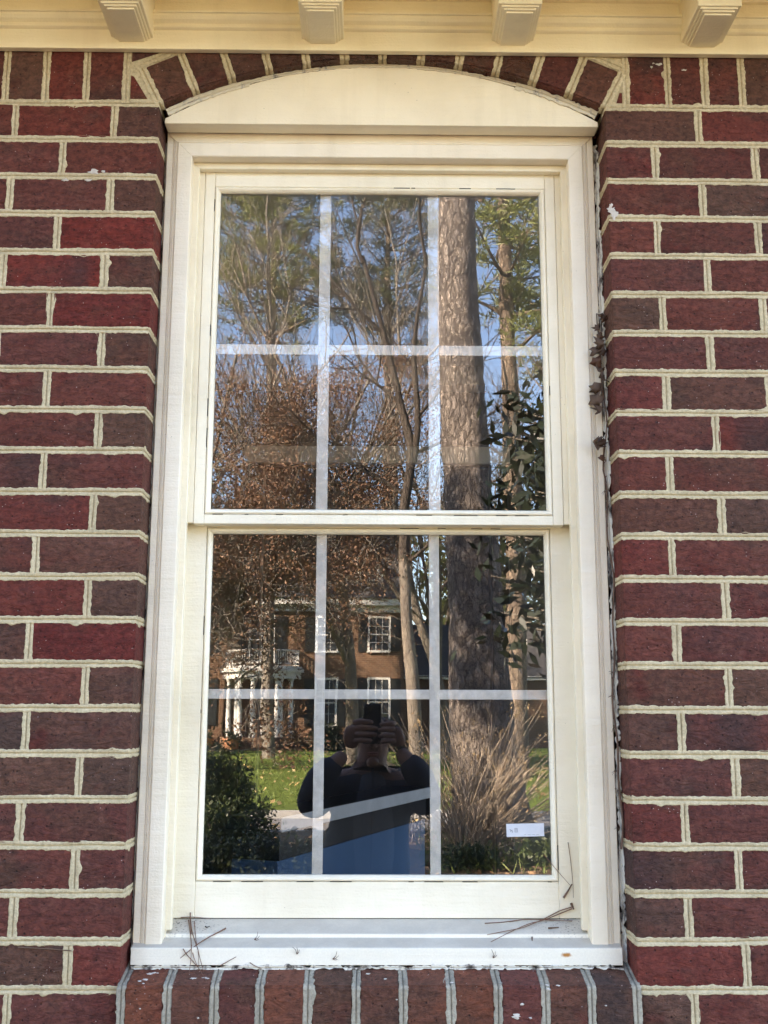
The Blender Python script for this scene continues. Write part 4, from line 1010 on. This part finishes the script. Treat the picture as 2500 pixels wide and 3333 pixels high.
for i in range(44):
    a = rg.normal(-.15, .55); L = rg.uniform(.6, 1.5); d = np.array([math.sin(a), rg.normal(0, .3), math.cos(a)]); p = np.array([rg.normal(0, .2), rg.normal(0, .2), 0]); P = [p]
    for q in range(4): d = d + rg.normal(size=3) * .08; P.append(P[-1] + d * L / 4)
    mb.tube(P, np.linspace(.006, .0025, 5), 3, cap=False); tips += [P[-1], P[-2], P[-3]]
mb.build('twigs', M['twig'], root); leaves('flower_heads', np.array(tips), 7, .06, .026, .6, 'seed', root, rg)
# evergreen shrubs and the dark hedge
def shrub(x, y, w, h, n, size, mat, sd, label, name='shrub', group='evergreen shrubs along the front yard'):
    rg = np.random.default_rng(sd); root = empty(name, (x, y, 0), label, 'shrub', group); mb = MB(); pts = []
    for i in range(n):
        a = rg.uniform(0, 2 * math.pi); el = math.acos(rg.uniform(0, 1)); q = rg.uniform(.55, 1.0) ** .5
        lump = 1 + .22 * math.sin(3 * a + sd) + .15 * math.sin(5 * el + 2 * a)
        p = np.array([math.cos(a) * math.sin(el) * w * q * lump, math.sin(a) * math.sin(el) * w * q * lump * .9, .06 + math.cos(el) * h * q * lump]); pts.append(p)
        if i % 4 == 0: mb.tube([np.array([0, 0, 0]), p * np.array([.5, .5, .45]), p], [.012, .008, .004], 3, cap=False)
    mb.build('stems', M['bark_dark'], root); leaves('foliage', pts, 6, .05, size, .5, mat, root, rg)
shrub(-1.98, -11.2, .60, .96, 1700, .028, 'shrub', 51, 'rounded sunlit evergreen shrub at the left by the street')
shrub(-1.72, -10.4, .34, .42, 500, .026, 'shrub', 52, 'small low shrub in front of the rounded sunlit one')
shrub(-1.95, -7.6, .62, .34, 1000, .027, 'hedge', 53, 'dark hedge plant furthest left below the glass')
shrub(-1.25, -7.5, .60, .33, 1000, .027, 'hedge', 54, 'dark hedge plant in the middle of the low hedge')
shrub(-.62, -7.7, .50, .30, 900, .027, 'hedge', 55, 'dark hedge plant nearest the middle of the window')
shrub(-2.65, -8.0, .6, .45, 500, .036, 'hedge', 56, 'dark hedge plant beyond the left edge of the window')
shrub(1.85, -9.0, .42, .15, 300, .036, 'shrub', 57, 'low green ground shrub at the right below the twigs')
shrub(.98, -8.7, .30, .13, 160, .030, 'shrub', 58, 'smallest green ground shrub at the foot of the twigs')
shrub(-7.6, -42.0, .9, 1.0, 500, .07, 'hedge', 59, 'clipped shrub left of the white porch'); shrub(-1.9, -42.0, .8, .9, 500, .07, 'hedge', 60, 'clipped shrub under the ground floor window right of the porch')
shrub(.4, -42.0, .8, 1.1, 500, .07, 'hedge', 61, 'clipped shrub under the rightmost ground floor window'); shrub(3.6, -40.5, 1.2, 1.3, 700, .07, 'russet', 62, 'russet leaved shrub in front of the house wing')
# fallen leaves, straw and grass
rg = np.random.default_rng(61)
def scatter(name, n, x0, x1, y0, y1, size, asp, mat, z=.03, tilt=.5):
    C = np.stack([rg.uniform(x0, x1, n), rg.uniform(y0, y1, n), np.full(n, z) + rg.uniform(0, .03, n)], 1)
    U = rg.normal(size=(n, 3)); U[:, 2] *= tilt; U /= np.linalg.norm(U, axis=1, keepdims=True)
    W = np.cross(U, np.array([0, 0, 1.0]) + rg.normal(size=(n, 3)) * tilt); W /= np.linalg.norm(W, axis=1, keepdims=True)
    s = size * rg.uniform(.6, 1.4, (n, 1)); return tag(link(name, leaf_mesh(name, C, U * s, W * s * asp, mat), None), kind='stuff')
scatter('fallen_leaves', 2000, -14, 14, -42, -15.3, .06, .7, 'fallen', .06)
scatter('street_leaves', 260, -10, 10, -15, -12.4, .06, .7, 'fallen', -.09)
scatter('yard_leaves', 3000, -6, 7, -12.1, -2.0, .05, .6, 'straw', .04)
scatter('pine_straw', 9000, -5, 6, -12.1, -3.0, .09, .035, 'straw', .04, .25)
scatter('grass_tufts', 16000, -12, 12, -36, -15.3, .075, .10, 'blade', .045, 2.2)
scatter('yard_grass', 2200, .5, 4.5, -12.1, -8.2, .08, .08, 'blade', .05, 2.4)

# ================================================================== THE HOUSE ACROSS THE STREET
HY = -43.0
house = empty('brick_house', (-4, HY, 0), 'two storey orange brick house with white porch columns and dark shutters across the street', 'house')
HI = Matrix.Translation((4, -HY, 0))
def hp(mb, name, mat, parent=house, smooth=False):
    o = mb.build(name, M[mat], None, smooth); o.parent = parent
    if parent == house: o.matrix_parent_inverse = HI
    return o
mb = MB(); mb.box(-14.5, 1.28, HY - 9, HY, -.1, 6.02); hp(mb, 'wall', 'housebrick')
mb = MB(); mb.box(-14.7, 1.5, HY - .02, HY + .42, 6.0, 6.28); mb.box(-14.6, 1.4, HY, HY + .14, 5.72, 6.0); hp(mb, 'cornice', 'housewhite')
mb = MB(); v = [(-14.9, HY + .5, 6.28), (1.7, HY + .5, 6.28), (1.7, HY - 4.5, 10.6), (-14.9, HY - 4.5, 10.6), (1.7, HY - 9.5, 6.28), (-14.9, HY - 9.5, 6.28)]
mb.add(v, [(0, 1, 2, 3), (3, 2, 4, 5), (0, 3, 5), (1, 4, 2), (0, 5, 4, 1)]); rf = hp(mb, 'roof', 'shingle')
mb = MB(); mb.box(-2.4, -1.5, HY - 5.2, HY - 4.2, 8.5, 12.2); c = hp(mb, 'chimney', 'housebrick', rf)
mb = MB(); mb.box(1.28, 8.5, HY - 8, HY - 2.2, -.1, 3.3); hp(mb, 'wing_wall', 'housebrick')
mb = MB(); mb.add([(1.28, HY - 1.8, 3.05), (8.9, HY - 1.8, 3.05), (8.9, HY - 5, 5.6), (1.28, HY - 5, 5.6), (8.9, HY - 8.3, 3.05), (1.28, HY - 8.3, 3.05)], [(0, 1, 2, 3), (3, 2, 4, 5), (0, 3, 5), (1, 4, 2), (0, 5, 4, 1)]); hp(mb, 'wing_roof', 'shingle')
mb = MB(); mb.box(1.29, 8.6, HY - 2.2, HY - 1.85, 2.95, 3.12); hp(mb, 'wing_cornice', 'housewhite')
def hwindow(cx, z0, z1, w, y=HY, shut=True, cols=3, rows=4):
    mb = MB(); f = .09
    mb.box(cx - w / 2 - f, cx - w / 2, y + .001, y + .07, z0 - f, z1 + f); mb.box(cx + w / 2, cx + w / 2 + f, y + .001, y + .07, z0 - f, z1 + f)
    mb.box(cx - w / 2, cx + w / 2, y + .002, y + .07, z1, z1 + f); mb.box(cx - w / 2 - f * 1.3, cx + w / 2 + f * 1.3, y + .003, y + .12, z0 - f * 1.05, z0)
    mb.box(cx - w / 2, cx + w / 2, y + .004, y + .055, (z0 + z1) / 2 - .03, (z0 + z1) / 2 + .03)
    for i in range(1, cols): x = cx - w / 2 + w * i / cols; mb.box(x - .014, x + .014, y + .005, y + .045, z0, z1)
    for i in range(1, rows):
        if i * 2 == rows: continue
        z = z0 + (z1 - z0) * i / rows; mb.box(cx - w / 2, cx + w / 2, y + .006, y + .044, z - .013, z + .013)
    win_ = hp(mb, 'window', 'housewhite')
    mb = MB(); mb.box(cx - w / 2, cx + w / 2, y + .0008, y + .022, z0, z1); hp(mb, 'pane', 'farglass', win_)
    if shut:
        for s in (-1, 1):
            mb = MB(); a, b = sorted((cx + s * (w / 2 + f + .01), cx + s * (w / 2 + f + .01 + w * .5))); mb.box(a, b, y + .001, y + .05, z0 - .05, z1 + .05)
            n = 9
            for i in range(n): zz = z0 + (z1 - z0) * (i + .5) / n; mb.box(a + .05, b - .05, y + .05, y + .062, zz - .05, zz + .03)
            hp(mb, 'shutter', 'shutter')
for cx in (.25, -1.97, -7.4, -9.8, -12.2): hwindow(cx, 4.06, 5.46, .80)
for cx in (.25, -1.97, -7.4, -9.8, -12.2): hwindow(cx, 1.0, 2.84, .80)
hwindow(-4.7, 3.6, 5.46, .95, cols=2)
for cx in (-4.88, -.2, -9.6):
    mb = MB(); mb.box(cx - .62, cx + .62, HY - 2.2, HY - .35, 6.35, 7.75); d = hp(mb, 'dormer', 'housewhite')
    mb = MB(); mb.add([(cx - .82, HY - .2, 7.72), (cx + .82, HY - .2, 7.72), (cx, HY - .2, 8.35), (cx - .82, HY - 3, 7.72), (cx + .82, HY - 3, 7.72), (cx, HY - 3, 8.35)], [(0, 1, 2), (3, 5, 4), (0, 2, 5, 3), (1, 4, 5, 2), (0, 3, 4, 1)]); hp(mb, 'dormer_roof', 'shingle')
    hwindow(cx, 6.62, 7.6, .66, HY - .35, False, 2, 4)
# the curved porch
PX = -4.64; PR = 1.66
mb = MB()
def halfdisc(mb, r, z0, z1, n=28):
    a = np.linspace(0, math.pi, n); v = [(PX + r * math.cos(q), HY + .003 + r * math.sin(q), z0) for q in a] + [(PX + r * math.cos(q), HY + .003 + r * math.sin(q), z1) for q in a]
    mb.add(v, [(i, i + 1, n + i + 1, n + i) for i in range(n - 1)] + [tuple(range(n))[::-1], tuple(range(n, 2 * n)), (n - 1, 0, n, 2 * n - 1)])
mb = MB(); halfdisc(mb, PR + .12, -.1, .5); hp(mb, 'porch_base', 'housebrick')
mb = MB(); halfdisc(mb, PR - .02, 2.86, 3.12); halfdisc(mb, PR + .10, 3.12, 3.26); halfdisc(mb, PR + .02, 3.26, 3.36); hp(mb, 'porch_entablature', 'housewhite')
for ad in (8, 30, 36, 58, -8, -30, -36, -58):
    a = R(90 - ad); x = PX + (PR - .17) * math.cos(a); y = HY + (PR - .17) * math.sin(a)
    mb = MB(); mb.lathe([(.145, .501), (.145, .56), (.125, .58), (.12, .62), (.105, .66), (.107, 1.4), (.088, 2.72), (.088, 2.74), (.105, 2.76), (.13, 2.80), (.135, 2.859)], x, y, 18); hp(mb, 'column', 'housewhite', smooth=True)
mb = MB(); a_ = np.linspace(.03, math.pi - .03, 40); rr = PR - .12
mb.tube([(PX + rr * math.cos(q), HY + rr * math.sin(q), 4.03) for q in a_], .035, 6); mb.tube([(PX + rr * math.cos(q), HY + rr * math.sin(q), 3.46) for q in a_], .028, 6)
rl = hp(mb, 'railing', 'housewhite')
for q in np.linspace(.05, math.pi - .05, 44):
    mb = MB(); x = PX + rr * math.cos(q); y = HY + rr * math.sin(q); mb.tube([(x, y, 3.362), (x, y, 4.02)], .016, 5); hp(mb, 'baluster', 'housewhite', rl)
mb = MB(); mb.box(PX - .5, PX + .5, HY + .002, HY + .06, .5, 2.7); hp(mb, 'door', 'shutter')
mb = MB()
for i in range(3): mb.box(PX - .9, PX + .9, HY + PR + .1 + .3 * i, HY + PR + .42 + .3 * i, -.1, .36 - .15 * i)
hp(mb, 'front_steps', 'housebrick')
for i, (x, lb) in enumerate(((-5.55, 'clay planter on the ground at the left of the porch steps'), (-6.6, 'clay planter further left in front of the porch'))):
    pt = empty('planter', (x, -40.6, 0), lb, 'planter', 'clay planters in front of the porch')
    mb = MB(); mb.lathe([(.20, 0), (.24, .02), (.34, .32), (.36, .40), (.39, .42), (.39, .48), (.33, .48), (.31, .40)], 0, 0, 20); mb.build('pot', M['clay'], pt, True)
    rg = np.random.default_rng(80 + i); leaves('foliage', rg.normal(size=(60, 3)) * np.array([.15, .15, .1]) + np.array([0, 0, .55]), 5, .04, .05, .5, 'hedge', pt, rg)

# ================================================================== THE PERSON TAKING THE PHOTOGRAPH
person = empty('person', (-.01, -2.15, 0), 'person in a dark jacket holding up a black phone, mirrored in the lower pane', 'person')
PI_ = Matrix.Translation((.01, 2.15, 0))
def skin_obj(name, chains, mat, sub=2, smooth_r=True):
    """chains: lists of (x, y, z, rx, ry); the first point of each chain may name an earlier point with ('@', index)"""
    vs = []; es = []; rad = []; roots = []
    for ch in chains:
        prev = None
        for it in ch:
            if it[0] == '@': prev = it[1]; continue
            vs.append(it[:3]); rad.append(it[3:5] if len(it) > 4 else (it[3], it[3])); k = len(vs) - 1
            if prev is None: roots.append(k)
            else: es.append((prev, k))
            prev = k
    me = bpy.data.meshes.new(name); me.from_pydata(vs, es, []); o = bpy.data.objects.new(name, me); COL.objects.link(o)
    sk = o.modifiers.new('skin', 'SKIN'); sk.use_smooth_shade = True
    if not me.skin_vertices: 
        bm = bmesh.new(); bm.from_mesh(me); bm.verts.layers.skin.verify(); bm.to_mesh(me); bm.free()
    for i, r in enumerate(rad):
        d = me.skin_vertices[0].data[i]; d.radius = r; d.use_root = i in roots
    su = o.modifiers.new('sub', 'SUBSURF'); su.levels = sub; su.render_levels = sub
    me.materials.append(M[mat]); o.parent = person; o.matrix_parent_inverse = PI_
    return o
PH = (-.015, -1.9775, 1.505)      # phone centre
bx, by = -.012, -2.16
# body: trunk, head, arms, hands with fingers
body = [
    [(bx, by, .92, .09, .08), (bx, by, 1.05, .125, .10), (bx, by - .01, 1.18, .14, .105), (bx, by - .015, 1.255, .12, .085), (bx, by + .005, 1.315, .058, .058), (bx, by + .04, 1.375, .062, .070), (bx + .002, by + .05, 1.435, .074, .090), (bx, by + .03, 1.478, .070, .086), (bx, by + .01, 1.505, .045, .055)],
    [('@', 3), (bx - .15, by, 1.25, .062), (bx - .215, by + .06, 1.235, .055), (bx - .246, by + .165, 1.175, .046), (bx - .19, by + .185, 1.305, .040), (bx - .105, by + .172, 1.392, .030, .026)],
    [('@', 3), (bx + .15, by, 1.25, .062), (bx + .20, by + .06, 1.24, .055), (bx + .212, by + .155, 1.19, .046), (bx + .165, by + .175, 1.32, .040), (bx + .098, by + .168, 1.405, .030, .026)],
    [('@', 0), (bx - .09, by, .82, .07), (bx - .10, by + .01, .48, .062), (bx - .10, by - .02, .10, .042), (bx - .105, by - .01, .05, .045), (bx - .11, by + .12, .035, .04)],
    [('@', 0), (bx + .09, by, .82, .07), (bx + .10, by + .01, .48, .062), (bx + .10, by - .02, .10, .042), (bx + .105, by - .01, .05, .045), (bx + .11, by + .12, .035, .04)],
]
fx = PH[1] + .016                 # just in front of the phone back
def finger(p): return [(x, y, z, r) for x, y, z, r in p]
# left hand: palm on the left edge of the phone, four fingers across its back, thumb behind
body.append([(-.098, -1.990, 1.405, .026, .022), (-.096, -1.982, 1.435, .036, .022), (-.090, -1.974, 1.468, .040, .021), (-.084, -1.970, 1.496, .030, .016)])
for i, (z, L) in enumerate(((1.508, .056), (1.4855, .074), (1.462, .072), (1.439, .052))):
    body.append(finger([(-.088, -1.976, z - .004, .0115), (-.068, fx + .005, z, .0118), (-.040, fx + .005, z + .001, .0108), (-.066 + L * .78, fx + .003, z - .001, .0100), (-.066 + L, fx, z - .003, .0085)]))
body.append(finger([(-.090, -1.992, 1.440, .012), (-.070, -2.000, 1.462, .0115), (-.048, -1.998, 1.478, .010), (-.032, -1.994, 1.488, .0085)]))
# right hand: closed round the right edge, fingertips on the phone back, thumb on the side button
body.append([(.090, -1.992, 1.415, .026, .022), (.085, -1.982, 1.440, .036, .024), (.074, -1.975, 1.468, .036, .022), (.064, -1.972, 1.488, .027, .017)])
for i, (z, L) in enumerate(((1.500, .034), (1.479, .040), (1.457, .038), (1.436, .030))):
    body.append(finger([(.072, -1.976, z, .0115), (.064, fx + .012, z + .002, .0120), (.046, fx + .013, z + .001, .0112), (.054 - L, fx + .006, z - .002, .0082), (.050 - L, fx - .001, z - .004, .0072)]))
body.append(finger([(.078, -1.990, 1.452, .012), (.062, -1.998, 1.482, .0115), (.046, -1.996, 1.505, .0098), (.034, -1.990, 1.520, .0085)]))
skin_obj('body', body, 'skin')
# face
fc = MB()
def ell(mb, c, r, n=12, m=8):
    v = []; f = []
    for i in range(m + 1):
        t = math.pi * i / m
        for j in range(n): a = 2 * math.pi * j / n; v.append((c[0] + r[0] * math.sin(t) * math.cos(a), c[1] + r[1] * math.sin(t) * math.sin(a), c[2] + r[2] * math.cos(t)))
    for i in range(m):
        for j in range(n): k = (j + 1) % n; f.append((i * n + j, i * n + k, (i + 1) * n + k, (i + 1) * n + j))
    mb.add(v, f)
hy = by + .135
ell(fc, (bx, hy + .012, 1.425), (.014, .022, .026)); ell(fc, (bx, hy + .016, 1.414), (.018, .014, .010)); ell(fc, (bx, hy - .008, 1.352), (.026, .022, .020))
ell(fc, (bx - .078, by + .05, 1.44), (.010, .022, .032)); ell(fc, (bx + .082, by + .05, 1.44), (.010, .022, .032))
o = fc.build('face_features', M['skin'], None, True); o.parent = person; o.matrix_parent_inverse = PI_
lp = MB(); ell(lp, (bx, hy + .002, 1.388), (.024, .010, .0045)); ell(lp, (bx, hy + .001, 1.380), (.021, .010, .005)); o = lp.build('lips', m_simple('lips', (.30, .13, .11), (.34, .15, .13), 9, .5), None, True); o.parent = person; o.matrix_parent_inverse = PI_
ey = MB(); ell(ey, (bx - .03, hy - .006, 1.452), (.012, .008, .007)); ell(ey, (bx + .03, hy - .006, 1.452), (.012, .008, .007)); o = ey.build('eyes', M['lens'], None, True); o.parent = person; o.matrix_parent_inverse = PI_
hr = MB(); ell(hr, (bx, by - .005, 1.462), (.088, .098, .072), 20, 14); o = hr.build('hair', M['hair'], None, True); o.parent = person; o.matrix_parent_inverse = PI_
# clothing
skin_obj('jacket', [
    [(bx - .03, by, .84, .215, .13), (bx - .03, by - .005, 1.00, .195, .128), (bx - .01, by - .012, 1.14, .180, .125), (bx, by - .018, 1.235, .140, .105), (bx, by - .012, 1.290, .080, .076)],
    [('@', 3), (bx - .15, by - .005, 1.245, .088), (bx - .212, by + .055, 1.218, .072), (bx - .246, by + .155, 1.172, .064), (bx - .205, by + .185, 1.298, .062), (bx - .128, by + .176, 1.366, .048)],
    [('@', 3), (bx + .15, by - .005, 1.245, .088), (bx + .196, by + .055, 1.222, .072), (bx + .214, by + .145, 1.185, .064), (bx + .180, by + .175, 1.312, .062), (bx + .120, by + .171, 1.378, .048)]], 'jacket')
skin_obj('sweater', [[(bx, by + .055, .84, .10, .085), (bx, by + .055, 1.02, .098, .085), (bx, by + .048, 1.16, .096, .080), (bx, by + .035, 1.25, .075, .066), (bx, by + .012, 1.308, .062, .062)]], 'shirt')
zp = MB(); zp.tube([(bx - .004, by + .142, .86), (bx - .003, by + .141, 1.05), (bx, by + .130, 1.2), (bx + .001, by + .098, 1.285), (bx, by + .075, 1.325)], .006, 6); o = zp.build('zipper', M['ebony'], None, True); o.parent = person; o.matrix_parent_inverse = PI_
skin_obj('trousers', [[(bx, by, .93, .145, .11), (bx, by, .84, .15, .115)], [('@', 1), (bx - .095, by + .005, .74, .098), (bx - .102, by + .012, .48, .078), (bx - .103, by - .015, .12, .068)], [('@', 1), (bx + .095, by + .005, .74, .098), (bx + .102, by + .012, .48, .078), (bx + .103, by - .015, .12, .068)]], 'jeans')
for s in (-1, 1):
    sh = MB(); ell(sh, (bx + s * .108, by + .05, .045), (.052, .135, .055), 16, 10); o = sh.build('shoe', M['ebony'], None, True); o.parent = person; o.matrix_parent_inverse = PI_
# the phone
ph = empty('phone', (PH[0], PH[1], PH[2] - .08), 'black phone held upright in front of the face', 'phone')
mb = MB(); mb.box(-.036, .036, -.004, .004, 0, .150); b = mb.build('phone_body', M['phone'], ph); bevel(b, .0035, 3)
mb = MB(); mb.box(-.034, .004, .0041, .0050, .112, .1468); bevel(mb.build('camera_plate', M['phone'], ph), .0005, 1)
for x, z in ((-.024, .137), (-.024, .1205), (-.0065, .129)):
    mb = MB(); v = 14; a = [2 * math.pi * i / v for i in range(v)]
    mb.add([(x + .0065 * math.cos(q), .0052, z + .0065 * math.sin(q)) for q in a] + [(x + .0065 * math.cos(q), .0062, z + .0065 * math.sin(q)) for q in a], [(i, (i + 1) % v, v + (i + 1) % v, v + i) for i in range(v)] + [tuple(range(v, 2 * v))[::-1]])
    mb.build('lens', M['lens'], ph)
